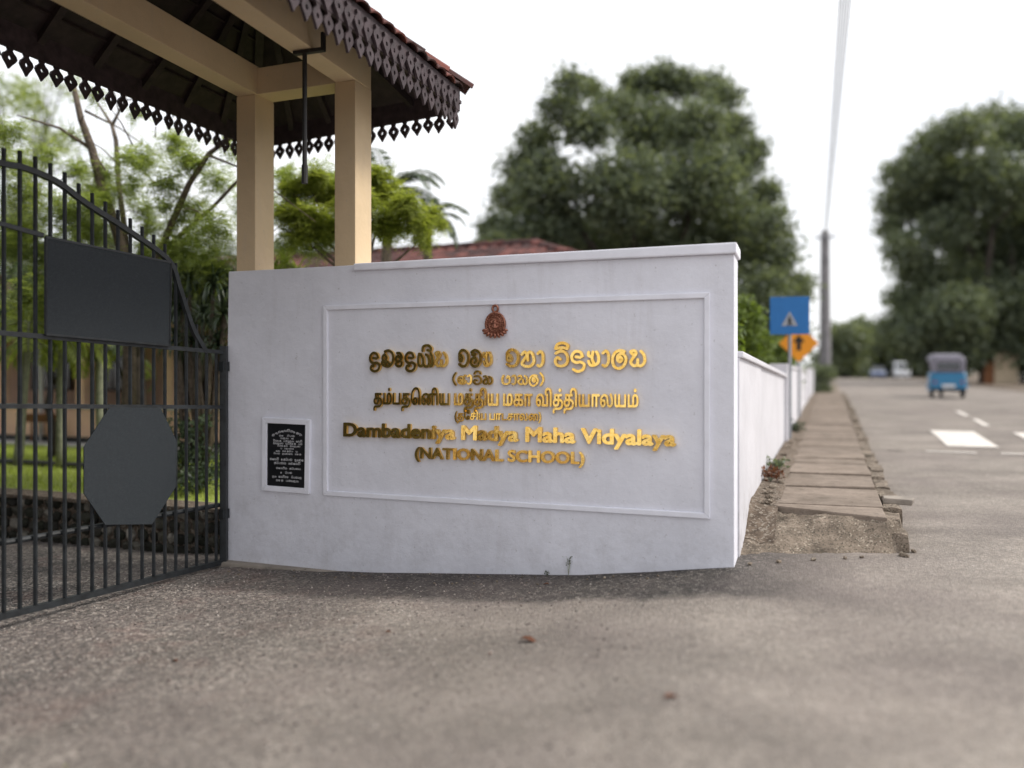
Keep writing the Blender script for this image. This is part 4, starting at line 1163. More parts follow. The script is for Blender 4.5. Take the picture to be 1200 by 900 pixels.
for r_ in range(rows):
    a = RA + .1
    f0_ = (r_ * .30) / SL; amax = 4.1 - 4.0 * f0_ - .1
    while a < amax:
        p = W(a, B0 - .65, ZEe) + al * (r_ * .30) + nr * .045 
        if r_ >= rows - 7 and a > -8.5:
            if proto_t is None:
                vs, fs = tile_geo(V(0, 0, 0), U, al, nr, .245, .34); mm = MB(); mm.add(vs, fs); proto_t = mm.build('roof_tile', 'roof_tile', sb, origin=V(0, 0, 0)); tm = proto_t.data; bpy.data.objects.remove(proto_t); proto_t = 1
            o = bpy.data.objects.new('roof_tile', tm); C.objects.link(o); o.parent = sb; o.location = p - root_of(sb) + nr * rnd.uniform(-.004, .006); o.rotation_euler = (rnd.uniform(-.02, .02), rnd.uniform(-.02, .02), rnd.uniform(-.02, .02))
        else: rest.add(*tile_geo(p, U, al, nr, .245, .34, 3))
        a += .24
for r_ in range(rows):
    f0_ = (r_ * .30) / SL; a = RA + .1
    while a < 4.1 - 4.0 * f0_ - .1:
        rest.add(*tile_geo(W(a, 2 * RB - B0 + .65, ZEe) + al2 * (r_ * .30) + UP * .05, U, al2, UP, .245, .34, 3)); a += .24
rest.build('lower_roof_tiles', 'roof_tile', sb)['kind'] = 'stuff'
def caps(A_, B_, n_):
    for k_ in range(n_):
        p = A_.lerp(B_, k_ / n_); d_ = (B_ - A_) / n_; m = MB()
        s_ = d_.cross(UP).normalized()
        vs = [p + d_ * e * 1.08 + s_ * math.cos(math.pi * q / 5) * (.14 - .02 * e) + UP * (math.sin(math.pi * q / 5) * (.12 - .02 * e) + .03) for e in (0, 1) for q in range(6)]
        fs = [(q, q + 1, 7 + q, 6 + q) for q in range(5)] + [tuple(range(6)), tuple(range(6, 12))]
        m.add(vs, fs); m.build('ridge_tile', 'roof_tile', sb, origin=p)
caps(W(.2, RB, ZRr), W(-12, RB, ZRr), 34); caps(e1, r1_, 15)
# a small brown bracket table seen against the dado
tb = empty('side_table', W(-8.95, B0 - .3, .09), 'small brown table standing before the peach dado wall', 'table')
p = W(-9.4, B0 - .45, .62); m = MB(); m.box(p, U * .95, N_ * .3, UP * .04); m.box(p + U * .05 + N_ * .03 - UP * .12, U * .85, N_ * .24, UP * .119); m.build('table_top', 'brown_paint', tb, bevel=.005)
for da, db in ((.08, .03), (.83, .03), (.08, .25), (.83, .25)):
    m = MB(); q = p + U * da + N_ * db; m.box(up(q, .09), U * .03, N_ * .03, UP * .41); m.build('leg', 'brown_paint', tb)
nb = empty('notice_sign', W(-2.55, B0 - .1, 1.72), 'small white and red notice under the verandah eave', 'sign')
bz = [W(-2.62, B0 - .04, 1.62), U * .26, -N_ * .015]
m = MB(); m.box(bz[0] + UP * .1, bz[1], bz[2], UP * .2); m.build('white_plate', 'sign_white', nb)
m = MB(); m.box(bz[0], bz[1], bz[2], UP * .098); m.build('red_band', 'red_lens', nb)

# ------------------------------------------------------------------ side wall along the road
sd_w = empty('side_wall', Q(0, .3, 0), 'long white boundary wall running along the pavement', 'wall')
def side_top(s): return 1.61 - .205 * min(1, (s - .3) / 6.9) if s < 7.2 else 1.54
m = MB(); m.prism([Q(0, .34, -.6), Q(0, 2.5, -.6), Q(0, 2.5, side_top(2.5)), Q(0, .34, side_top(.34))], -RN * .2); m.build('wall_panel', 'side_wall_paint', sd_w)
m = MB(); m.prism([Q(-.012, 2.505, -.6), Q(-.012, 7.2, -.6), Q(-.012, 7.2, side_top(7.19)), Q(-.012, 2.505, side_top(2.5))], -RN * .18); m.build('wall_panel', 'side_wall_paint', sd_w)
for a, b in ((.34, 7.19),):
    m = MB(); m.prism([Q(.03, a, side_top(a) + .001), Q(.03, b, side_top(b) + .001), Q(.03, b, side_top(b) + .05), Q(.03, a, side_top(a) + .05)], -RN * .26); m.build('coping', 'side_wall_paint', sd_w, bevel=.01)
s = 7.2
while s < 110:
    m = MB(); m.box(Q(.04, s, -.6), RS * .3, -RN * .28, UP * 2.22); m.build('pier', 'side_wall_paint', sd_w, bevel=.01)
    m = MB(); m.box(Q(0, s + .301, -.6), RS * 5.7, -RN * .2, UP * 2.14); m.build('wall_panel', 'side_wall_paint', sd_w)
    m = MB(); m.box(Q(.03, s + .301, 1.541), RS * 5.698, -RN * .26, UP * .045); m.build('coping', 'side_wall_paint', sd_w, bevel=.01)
    s += 6.0

# ------------------------------------------------------------------ road signs
def post_sign(n_, s_, label):
    b = Q(n_, s_, walk_z(s_) - .05); return empty('road_sign', b, label, 'sign')
rs = post_sign(.045, 7.75, 'square blue pedestrian crossing sign on a grey post'); b = root_of(rs)
m = MB(); m.tube([b, up(b, 2.72)], .03, 10); m.build('post', 'galvanised', rs)
c = up(b, 2.42) - RS * .04; Ux = V(.98, -.2, 0).normalized(); Fx = V(-Ux.y, Ux.x, 0) * -1
def plate(parent, name, pts, off, th, mat, bev=0):
    m = MB(); m.prism([c + Ux * x + UP * y + Fx * off for x, y in pts], Fx * th); return m.build(name, mat, parent, bevel=bev)
plate(rs, 'sign_plate', [(-.31, -.31), (.31, -.31), (.31, .31), (-.31, .31)], 0, .012, 'sign_blue', .004)
plate(rs, 'white_triangle', [(-.13, -.17), (.13, -.17), (0, .07)], .0125, .003, 'galvanised')
# walking figure on it
m = MB()
for pts, wd in (([(0, .05), (.0, -.06)], .03), ([(0, -.06), (-.05, -.16)], .02), ([(0, -.06), (.05, -.15)], .02), ([(0, .03), (-.05, -.03)], .013), ([(0, .03), (.055, -.02)], .013)):
    (x0, y0), (x1, y1) = pts; L = math.hypot(x1 - x0, y1 - y0); nx, ny = -(y1 - y0) / L * wd, (x1 - x0) / L * wd
    m.prism([c - UP * .07 + Ux * x * .62 + UP * y * .62 + Fx * (.0156 + .0003 * len(m.v)/8) for x, y in ((x0 - nx, y0 - ny), (x1 - nx, y1 - ny), (x1 + nx, y1 + ny), (x0 + nx, y0 + ny))], Fx * .002)
m.prism([c - UP * .07 + Ux * .016 * math.cos(k_ * .628) + UP * (.05 + .016 * math.sin(k_ * .628)) + Fx * .016 for k_ in range(10)], Fx * .002)
m.build('walking_figure', 'rubber', rs)
rs2 = post_sign(.02, 12.6, 'orange diamond warning sign on a post behind the blue sign'); b = root_of(rs2)
m = MB(); m.tube([b, up(b, 2.55)], .03, 10); m.build('post', 'galvanised', rs2)
c = up(b, 2.12) - RS * .04
plate(rs2, 'sign_plate', [(0, -.42), (.42, 0), (0, .42), (-.42, 0)], 0, .012, 'sign_orange', .004)
plate(rs2, 'black_symbol', [(-.05, -.16), (.05, -.16), (.05, .02), (.13, .02), (0, .19), (-.13, .02), (-.05, .02)], .0125, .003, 'rubber')

# ------------------------------------------------------------------ poles and wires
def pole(s_, n_, label, top=7.9):
    b = Q(n_, s_, walk_z(max(0, s_)) - .4); root = empty('utility_pole', b, label, 'pole', 'utility poles')
    m = MB(); m.tube([b, up(b, top)], [.27, .19], 12); m.build('post', 'pole_concrete', root)
    m = MB(); m.box(up(b, top - .35) - RN * .45 - RS * .2, RN * .9, RS * .08, UP * .09); m.build('cross_arm', 'galvanised', root)
    for k_ in range(4):
        q = up(b, top - .26) + RN * (-.38 + k_ * .25) - RS * .16; m = MB(); m.lathe(q, [(.02, 0), (.045, .03), (.03, .06), (.045, .09), (.015, .12)], UP, 8); m.build('insulator', 'sign_white', root)
    m = MB(); m.box(up(b, top - 1.5) - RS * .22 - RN * .12, RN * .24, RS * .1, UP * .35); m.build('junction_box', 'pole_concrete', root)
    return root
pole(32.8, .45, 'grey concrete utility pole standing at the end of the white side wall')
pole(-26, 1.5, 'grey concrete utility pole behind the photographer')
for k_ in range(5):
    a_ = Q(.45 + (k_ - 2) * .035, 32.65, 7.60 + .012 * (k_ % 2)); b_ = Q(1.42 + (k_ - 2) * .035, -25.9, 7.60); pts = []
    for q in range(41):
        f_ = q / 40; p = a_.lerp(b_, f_); p.z -= (.55 + .02 * k_) * 4 * f_ * (1 - f_) * .8; pts.append(p)
    m = MB(); m.tube(pts, .008, 6); tag(m.build('overhead_wire', 'cable', None, smooth=True), ['leftmost wire', 'second wire from the left', 'middle wire', 'second wire from the right', 'rightmost wire'][k_] + ' of the overhead bundle running to the pole', 'wire', 'overhead wires')

# ------------------------------------------------------------------ vehicles
def wheel(root, c, r_, w_, axis):
    m = MB(); m.lathe(c - axis * w_ / 2, [(r_ * .55, 0), (r_ * .9, 0), (r_, w_ * .2), (r_, w_ * .8), (r_ * .9, w_), (r_ * .55, w_)], axis, 20); wh = m.build('wheel', 'rubber', root, smooth=False, origin=c)
    m = MB(); m.lathe(c - axis * w_ * .45, [(r_ * .54, 0), (r_ * .5, w_ * .1), (r_ * .2, w_ * .2), (r_ * .2, w_ * .7), (r_ * .5, w_ * .8), (r_ * .54, w_ * .9)], axis, 16)
    me_o = m.build('rim', 'galvanised', wh, origin=c); me_o.location = (0, 0, 0); return wh
def loft(secs):
    """closed cross-sections -> shell"""
    m = MB(); n_ = len(secs[0]); vs = [p for s_ in secs for p in s_]
    fs = [(i * n_ + k_, i * n_ + (k_ + 1) % n_, (i + 1) * n_ + (k_ + 1) % n_, (i + 1) * n_ + k_) for i in range(len(secs) - 1) for k_ in range(n_)]
    fs += [tuple(range(n_))[::-1], tuple((len(secs) - 1) * n_ + k_ for k_ in range(n_))]; return m.add(vs, fs)
tz = road_z(28.3) + .01; T0 = Q(4.87, 28.2, tz)
tk = empty('three_wheeler', T0, 'blue three-wheeler taxi with grey hood seen from behind on the road', 'three-wheeler')
def T(x, y, z): return T0 + RN * x + RS * y + UP * z
def sec(y, w_, z0, z1, r_=.1): return [T(-w_, y, z0), T(w_, y, z0), T(w_, y, z1 - r_), T(w_ - r_, y, z1), T(-w_ + r_, y, z1), T(-w_, y, z1 - r_)]
loft([sec(0, .56, .34, .94, .05), sec(.12, .62, .26, 1.0, .05), sec(1.0, .62, .24, .98, .05), sec(1.02, .62, .24, .50, .04), sec(1.9, .55, .24, .50, .04), sec(2.1, .42, .28, 1.0, .12), sec(2.45, .20, .42, .92, .1)]).build('body', 'tuk_blue', tk, bevel=.02)
loft([sec(.03, .56, 1.0, 1.52, .12), sec(.10, .58, .99, 1.66, .14), sec(.9, .60, 1.48, 1.72, .14), sec(1.9, .56, 1.46, 1.70, .12), sec(2.0, .5, 1.46, 1.62, .1)]).build('hood', 'vinyl_grey', tk, bevel=.02)
m = MB(); m.prism([T(-.40, .02, 1.10), T(.40, .02, 1.10), T(.38, .055, 1.42), T(-.38, .055, 1.42)], -RS * .02); m.build('rear_window', 'dark_glass', tk)
m = MB(); m.prism([T(-.42, 2.0, 1.02), T(.42, 2.0, 1.02), T(.44, 1.95, 1.45), T(-.44, 1.95, 1.45)], RS * .02); m.build('windscreen', 'dark_glass', tk)
for x in (-.57, .57):
    m = MB(); m.tube([T(x, 1.9, .98), T(x * .95, 1.93, 1.5)], .025, 6); m.tube([T(x, 1.0, .95), T(x, 1.0, 1.52)], .022, 6); m.build('door_pillar', 'rubber', tk)
    wheel(tk, T(x * .93, .45, .23), .23, .12, RN)
    m = MB(); m.lathe(T(x * .80, .03, .62), [(.055, 0), (.05, .03), (.02, .04)], -RS, 12); m.build('tail_lamp', 'red_lens', tk)
    m = MB(); m.box(T(x * 1.16 - .06, .15, .45), RN * .12, RS * .6, UP * .04); m.build('mudguard', 'tuk_blue', tk, bevel=.01)
wheel(tk, T(0, 2.25, .23), .23, .11, RN)
m = MB(); m.box(T(-.6, -.1, .27), RN * 1.2, RS * .09, UP * .1); m.build('bumper', 'rubber', tk, bevel=.02)
m = MB(); m.box(T(-.22, -.015, .42), RN * .44, -RS * .012, UP * .11); m.build('number_plate', 'sign_white', tk)
m = MB(); m.box(T(-.45, .35, .5), RN * .9, RS * .45, UP * .12); m.box(T(-.45, .3, .62), RN * .9, RS * .08, UP * .35); m.build('seat', 'rubber', tk, bevel=.02)

def car(n_, s_, label, mat, van=False, head=1, dirv=None):
    z_ = road_z(s_) + .01; o0 = Q(n_, s_, z_); root = empty('van' if van else 'parked_car', o0, label, 'van' if van else 'car')
    F_ = (dirv or RS) * head; X_ = F_.cross(UP)
    def c_(x, y, z): return o0 + X_ * x + F_ * y + UP * z
    def sc(y, w_, z0, z1, wt=None): wt = wt or w_; return [c_(-w_, y, z0), c_(w_, y, z0), c_(w_, y, (z0 + z1) / 2), c_(wt, y, z1), c_(-wt, y, z1), c_(-w_, y, (z0 + z1) / 2)]
    if van:
        loft([sc(-2.3, .80, .35, 1.9, .72), sc(-2.2, .85, .28, 2.05, .76), sc(1.4, .85, .28, 2.05, .76), sc(2.1, .82, .28, 1.15, .74), sc(2.35, .76, .35, .95, .7)]).build('body', mat, root, bevel=.04)
        m = MB(); m.prism([c_(-.66, 1.60, 1.80), c_(.66, 1.60, 1.80), c_(.70, 2.10, 1.20), c_(-.70, 2.10, 1.20)], F_ * .03 + UP * .03); m.build('windscreen', 'dark_glass', root)
        m = MB(); m.prism([c_(-.6, -2.30, 1.25), c_(.6, -2.30, 1.25), c_(.58, -2.28, 1.75), c_(-.58, -2.28, 1.75)], -F_ * .04); m.build('rear_window', 'dark_glass', root)
        for x in (-1, 1):
            for y0, y1 in ((-2.0, -1.0), (-.9, .1), (.2, 1.2)):
                m = MB(); m.prism([c_(.825 * x, y0, 1.22), c_(.825 * x, y1, 1.22), c_(.785 * x, y1, 1.78), c_(.785 * x, y0, 1.78)], X_ * .02 * x); m.build('side_window', 'dark_glass', root)
    else:
        loft([sc(-2.1, .72, .35, .85), sc(-1.95, .82, .25, .98), sc(1.2, .84, .25, .95), sc(1.9, .8, .25, .78), sc(2.1, .7, .35, .66)]).build('body', mat, root, bevel=.04)
        loft([sc(-1.8, .74, .94, 1.0, .7), sc(-1.25, .74, .93, 1.42, .58), sc(.2, .74, .92, 1.45, .6), sc(1.1, .74, .90, .97, .7)]).build('cabin', 'dark_glass', root, bevel=.02)
        m = MB(); m.prism([c_(-.57, -1.2, 1.44), c_(.57, -1.2, 1.44), c_(.58, .2, 1.47), c_(-.58, .2, 1.47)], UP * .03); m.build('roof_panel', mat, root, bevel=.01)
    for y in (-1.35, 1.35):
        for x in (-.76, .76): wheel(root, c_(x, y, .31), .31, .2, X_)
    for x in (-.6, .6):
        m = MB(); m.box(c_(x - .1, 2.06 if not van else 2.3, .58), X_ * .2, F_ * .07, UP * .12); m.build('headlight', 'sign_white', root)
        m = MB(); m.box(c_(x - .08, -2.14 if not van else -2.33, .65), X_ * .16, F_ * .05, UP * .14); m.build('tail_lamp', 'red_lens', root)
    return root
car(8.6, 100, 'white van far down the road under the trees', 'car_white', True, -1)
car(5.8, 96, 'dark blue-grey car far down the road left of the white van', 'car_blue_grey', False, -1)
car(14.8, 62, 'pale grey car parked under the big tree at the right edge', 'car_white', False, 1)
# cream gate pillar with a brown door at the right roadside
kp = empty('roadside_pillar', Q(12.2, 62, road_z(62)), 'cream roadside pillar with brown side under the right-hand tree', 'pillar'); b = root_of(kp)
m = MB(); m.box(b - RN * .2, RN * 1.5, RS * 1.2, UP * 2.0); m.build('shaft', 'beige_plaster', kp, bevel=.03)
m = MB(); m.prism([b - RN * .3 - RS * .1 + UP * 2.001, b + RN * 1.4 - RS * .1 + UP * 2.001, b + RN * 1.2 + RS * .5 + UP * 2.45, b - RN * .1 + RS * .5 + UP * 2.45], UP * .06); m.build('cap', 'beige_plaster', kp)
m = MB(); m.box(b - RN * .85, RN * .62, RS * .8, UP * 1.7); m.build('door_panel', 'brown_paint', kp, bevel=.02)

# ------------------------------------------------------------------ vegetation
def PC(lst, Y, dj=1.5):
    """clumps at picture places and radii (1200x900 pixels), at about Y metres, spread in depth"""
    out = []
    for x, y, r_ in lst:
        yy = Y + rnd.uniform(-dj, dj); c_ = at(x, y, yy); out.append((c_, r_ * yy / FPX))
    return out
# big rounded tree beyond the wall
cl = [(592, 272, 26), (600, 232, 24), (614, 196, 26), (585, 290, 22), (632, 165, 26), (655, 125, 20), (668, 98, 18), (690, 104, 14), (690, 150, 30), (645, 215, 42), (640, 270, 44),
      (722, 125, 22), (748, 100, 22), (775, 92, 22), (800, 100, 22), (835, 100, 18), (850, 112, 18), (760, 150, 42), (815, 150, 36), (858, 148, 22), (866, 190, 30), (885, 170, 14), (820, 215, 55), (735, 225, 60),
      (690, 290, 55), (770, 300, 60), (850, 270, 50), (893, 230, 24), (905, 262, 20), (900, 300, 36), (880, 350, 48), (918, 345, 30), (905, 400, 36), (820, 370, 60), (740, 370, 60), (660, 350, 50), (925, 395, 22), (940, 330, 12), (575, 262, 12), (572, 285, 12)]
tree('rounded_tree', 'big dark rounded tree rising behind the sign wall', V(4.6, 29, -.1), PC(cl, 28, 2.6), 'leaf_big_tree', 'bark_dark', .42, 14000, 9, .20, .20, limbs=16)
cl = [(1050, 235, 22), (1062, 205, 26), (1090, 175, 28), (1125, 155, 30), (1165, 150, 32), (1205, 155, 32), (1245, 170, 36), (1045, 265, 16), (1080, 235, 36), (1120, 215, 46), (1170, 215, 50), (1220, 230, 55),
      (1105, 270, 32), (1150, 285, 42), (1200, 290, 48), (1095, 320, 24), (1085, 350, 30), (1070, 372, 26), (1130, 340, 46), (1180, 350, 50), (1240, 350, 55), (1280, 260, 55), (1110, 385, 34), (1160, 395, 38), (1215, 400, 44), (1062, 395, 22), (1260, 410, 46), (1080, 412, 20), (1130, 412, 26), (1190, 415, 30), (1230, 430, 30), (1058, 290, 22), (1072, 312, 24), (1055, 345, 16), (1050, 385, 22), (1165, 420, 22), (1100, 418, 18), (1120, 365, 40), (1160, 320, 46), (1200, 360, 50)]
tree('spreading_tree', 'tall dark spreading tree over the right roadside', V(37.5, 62, .5), PC(cl, 62, 4), 'leaf_big_tree', 'bark_dark', .75, 15000, 8, .44, .42, limbs=14)
# far trees closing the road
for q, (x, y, r_, Y, lb) in enumerate([(990, 408, 26, 105, 'low far tree left of the road end'), (1018, 402, 27, 112, 'far tree straight above the road end'), (1046, 404, 26, 118, 'far tree behind the white van'),
                                       (1072, 402, 28, 112, 'far tree left of the blue three-wheeler'), (1105, 400, 30, 104, 'far tree behind the blue three-wheeler')]):
    c_ = at(x, y, Y); k_ = Y / FPX
    cs = [(c_ + V(rnd.uniform(-.6, .6) * r_ * k_, rnd.uniform(-2, 2), rnd.uniform(-.7, .5) * r_ * k_), r_ * k_ * rnd.uniform(.45, .75)) for _ in range(7)] + [(c_ - UP * r_ * k_ * .8, r_ * k_ * .8)]
    tree('far_tree', lb, V(c_.x, c_.y, .5), cs, 'leaf_far', 'bark_dark', 0.35, 2600, 7, .8, .6, group='trees closing the far end of the road', limbs=4)
for q in range(6):   # far growth beyond the side wall
    s_ = 30 + q * 15; c_ = Q(-6 - q * 1.2, s_, 3.0 + q * .25)
    cs = [(c_ + V(rnd.uniform(-2.5, 2.5), rnd.uniform(-2.5, 2.5), rnd.uniform(-2.2, 1.2)), rnd.uniform(1.2, 2.0)) for _ in range(8)]
    tree('roadside_tree', ['first bushy tree behind the side wall before the pole', 'second bushy tree behind the side wall beside the pole', 'third bushy tree behind the far side wall', 'fourth bushy tree behind the far side wall',
                           'fifth bushy tree behind the far side wall', 'last bushy tree where the side wall ends'][q], V(c_.x, c_.y, 0), cs, 'leaf_far', 'bark_dark', .25, 1400, 8, .32, .3, group='bushy trees behind the side wall', limbs=5)
c_ = Q(.15, 31.6, 1.1)
cs = [(c_ + V(rnd.uniform(-.5, .4), rnd.uniform(-.4, .4), rnd.uniform(-.7, .5)), rnd.uniform(.3, .5)) for _ in range(9)]
tree('shrub', 'olive shrub growing round the foot of the utility pole', V(c_.x, c_.y, .5), cs, 'leaf_big_tree', 'bark_dark', .05, 900, 7, .12, .09, 'shrub', limbs=4)
# light green shrubs behind the side wall
for q, (x, y, r_, Y, lb) in enumerate([(876, 395, 24, 10.5, 'lime green shrub peeping over the side wall next to the sign wall'), (893, 372, 26, 13.5, 'lime green shrub behind the side wall left of the blue sign'),
                                       (912, 405, 20, 16, 'green shrub under the blue sign behind the side wall'), (938, 415, 18, 21, 'green shrub under the orange sign behind the side wall')]):
    c_ = at(x, y, Y); k_ = Y / FPX; c_ -= RN * .35
    cs = [(c_ + V(rnd.uniform(-.5, .3) * r_ * k_, rnd.uniform(-.3, .5), rnd.uniform(-.6, .6) * r_ * k_), r_ * k_ * rnd.uniform(.4, .7)) for _ in range(7)] + [(c_ - UP * r_ * k_ * 1.2, r_ * k_), (c_ - UP * r_ * k_ * 2.2, r_ * k_)]
    tree('shrub', lb, V(c_.x, c_.y, 0), cs, 'leaf_hedge', 'bark_gray', .04, 900, 7, .09, .07, 'shrub', 'light green shrubs behind the side wall', limbs=5)

# feathery tree behind the gate: fine compound leaves in flat sprays
def sprays(cs, n_, L, k_, leaf, mat, root, dens=.5, droop=-.25, shell=.2):
    c_ = clump_points(cs, n_, shell); d_ = unit(rg.normal(size=(n_, 3)) * np.array([1, 1, .5]) + np.array([0, 0, droop])); side = unit(np.cross(d_, np.array([0, 0, 1.]) + rg.normal(size=(n_, 3)) * .25))
    Ls = L * rg.uniform(.6, 1.3, (n_, 1)); pos = []; 
    V_ = []
    for j in range(k_):
        f_ = (j + .5) / k_; p = c_ + d_ * Ls * f_; p[:, 2] -= .18 * Ls[:, 0] * f_ * f_
        for sg in (-1, 1):
            l_ = leaf * (1.15 - .7 * f_) * rg.uniform(.7, 1.2, (n_, 1)); e = unit(side * sg + d_ * .5) ; w_ = unit(np.cross(e, np.cross(side, d_))) * l_ * .17
            V_.append(np.stack([p, p + e * l_ * .5 + w_, p + e * l_, p + e * l_ * .5 - w_], 1))
    v_ = np.concatenate(V_).reshape(-1, 3); return np_mesh('crown', v_, np.arange(len(v_)).reshape(-1, 4), mat, root)
ft = empty('feathery_tree', at(150, 520, 10.09) * 1.0, 'slender feathery-leaved tree with forking grey limbs behind the gate', 'tree')
ft.location.z = LZ; b = ft.location.copy()
m = MB(); Y = 11.5
def pth(lst, rads, Yv=Y): m.tube([at(x, y, yy) for x, y, yy in lst], rads, 9)
pth([(150, 545, 10.09), (152, 420, 10.09), (150, 320, 10.04), (138, 272, 10.00), (120, 222, 9.91), (108, 175, 9.82), (95, 140, 9.73), (86, 100, 9.65)], [0.092, 0.079, 0.076, 0.069, 0.059, 0.050, 0.040, 0.030])
pth([(150, 320, 10.04), (146, 270, 10.17), (139, 215, 10.35), (136, 165, 10.44), (131, 146, 10.52), (114, 120, 10.61)], [0.059, 0.040, 0.033, 0.030, 0.023, 0.013])
pth([(131, 148, 10.52), (146, 118, 10.61), (152, 90, 10.70)], [0.023, 0.013, 0.007])
pth([(160, 330, 10.09), (186, 300, 9.82), (201, 262, 9.65), (222, 215, 9.47), (245, 180, 9.30), (272, 160, 9.21), (320, 120, 9.12)], [0.059, 0.046, 0.041, 0.034, 0.028, 0.023, 0.013])
pth([(186, 300, 9.82), (222, 266, 9.73), (250, 242, 9.65), (285, 205, 9.56), (330, 175, 9.47)], [0.036, 0.028, 0.022, 0.017, 0.008])
pth([(108, 175, 9.82), (70, 150, 9.65), (20, 135, 9.56)], [0.026, 0.017, 0.007]); pth([(100, 130, 9.73), (140, 150, 10.17), (190, 185, 10.52)], [0.017, 0.009, 0.004])
pth([(245, 182, 9.30), (290, 200, 8.95), (370, 260, 8.77)], [0.017, 0.009, 0.004])
for q in range(46):
    x, y = rnd.uniform(60, 350), rnd.uniform(110, 300); p = at(x, y, rnd.uniform(9.2, 10.7)); e = p + V(rnd.uniform(-.5, .5), rnd.uniform(-.4, .4), rnd.uniform(-.05, .35)); m.tube([p, p.lerp(e, .5) + UP * .04, e], [.009, .007, .003], 4)
m.build('trunk', 'bark_gray', ft, smooth=True)
Fc = [(30, 225, 34), (75, 245, 32), (20, 280, 34), (60, 300, 34), (110, 265, 24), (120, 200, 18), (168, 185, 24), (205, 165, 20), (195, 215, 24), (225, 245, 28), (170, 245, 20), (255, 210, 22), (250, 265, 30), (160, 130, 12),
      (110, 110, 12), (232, 190, 14), (215, 290, 34), (255, 310, 30), (180, 300, 30), (130, 310, 30), (340, 210, 22), (375, 200, 18), (345, 245, 24), (370, 270, 24), (335, 285, 16), (90, 200, 16), (55, 180, 18), (20, 190, 22), (300, 240, 30), (100, 330, 36), (40, 345, 36)]
Fc += [(rnd.uniform(-10, 275), rnd.uniform(150, 345), rnd.uniform(12, 24)) for _ in range(34)] + [(rnd.uniform(320, 392), rnd.uniform(190, 300), rnd.uniform(10, 18)) for _ in range(10)]
sprays([(c_.x, c_.y, c_.z, r_) for c_, r_ in PC(Fc, 10.0, .7)], 10500, .265, 9, .048, 'leaf_feather', ft)
# lime tree between and beyond the columns
lt = empty('lime_tree', V(-1.9, 9.9, LZ), 'bright yellow-green small-leaved tree in front of the tiled roof', 'tree')
Lc = [(350, 275, 20), (335, 250, 16), (360, 215, 16), (340, 222, 12), (495, 280, 10), (445, 205, 14), (395, 225, 26), (385, 265, 28), (420, 240, 26), (450, 225, 22), (475, 240, 20), (455, 262, 26), (490, 262, 18), (505, 248, 12), (375, 225, 18), (360, 250, 16), (372, 205, 12), (515, 262, 8), (425, 215, 14)]
cs = PC(Lc, 9.6, .4)
sprays([(c_.x, c_.y, c_.z, r_) for c_, r_ in cs], 7600, .17, 7, .048, 'leaf_lime', lt)
m = MB(); fk = at(425, 330, 9.7); m.tube([lt.location, lt.location.lerp(fk, .6) + V(.05, 0, 0), fk], [.09, .07, .06], 8)
for c_, r_ in cs[:10]: m.tube([fk, fk.lerp(c_, .5) - UP * .05, c_], [.035, .02, .006], 5)
m.build('trunk', 'bark_gray', lt, smooth=True)

# palms
def frond(m_, lf, base_, az, el, L, droop, nl, ll, lw=.03, hang=.35):
    pts = []; p = base_.copy(); N = 14; e = el
    for q in range(N + 1):
        pts.append(p.copy()); d_ = V(math.cos(az) * math.cos(e), math.sin(az) * math.cos(e), math.sin(e)); p = p + d_ * L / N; e -= droop / N * (1 + q / N)
    m_.tube(pts, [max(.004, .018 * (1 - q / N) + .004) * (L / 2) ** .5 for q in range(N + 1)], 5, cap=False)
    for q in range(nl):
        f_ = .12 + .88 * q / nl; i = min(N - 1, int(f_ * N)); p = pts[i].lerp(pts[i + 1], f_ * N - i); t_ = (pts[i + 1] - pts[i]).normalized(); sd_ = t_.cross(UP).normalized()
        l_ = ll * math.sin(math.pi * min(1, f_ * .85 + .15)) ** .6 * rnd.uniform(.85, 1.1)
        for sg in (-1, 1):
            d_ = (sd_ * sg + t_ * .65 + UP * rnd.uniform(-.1, .25)).normalized(); tip = p + d_ * l_ - UP * l_ * hang; md = p + d_ * l_ * .5 - UP * l_ * hang * .25; w_ = t_ * lw
            lf.append([p, md + w_, tip, md - w_])
def palm(name, label, base_, crown, nf, L, mat, bark, tr, nl=32, ll=.5, lw=.03, seed=0, azs=None, hang=.35, group=None, els=None):
    root = empty(name, base_, label, 'palm', group); st = rnd.getstate(); rnd.seed(seed)
    m_ = MB(); lf = []
    for q in range(nf):
        az = azs[q] if azs and q < len(azs) else 2.4 * q + rnd.uniform(-.2, .2); el = els[q] if els and q < len(els) else rnd.uniform(-.1, 1.25)
        frond(m_, lf, crown + V(math.cos(az), math.sin(az), 0) * tr * .6, az, el, L * rnd.uniform(.85, 1.1), rnd.uniform(1.0, 1.7), nl, ll, lw, hang)
    m_.build('frond_stems', 'bark_pale', root, smooth=True)
    v_ = np.array([[list(p) for p in q] for q in lf]).reshape(-1, 3); np_mesh('fronds', v_, np.arange(len(v_)).reshape(-1, 4), mat, root)
    m = MB(); N = 8; m.tube([base_.lerp(crown, q / N) + V(.06 * math.sin(q), .04 * math.cos(q * 1.3), 0) * tr * 4 for q in range(N + 1)], [tr * (1.25 - .35 * q / N) for q in range(N + 1)], 10)
    m.build('trunk', bark, root, smooth=True); rnd.setstate(st); return root
palm('coconut_palm', 'coconut palm with feathered fronds behind the right-hand column', V(-1.9, 11.6, LZ), at(455, 222, 12), 16, 1.0, 'leaf_palm', 'bark_gray', .08, 44, .25, .011, seed=5, azs=[.1, .35, -.4, -.1], els=[1.0, .3, .75, -.2])
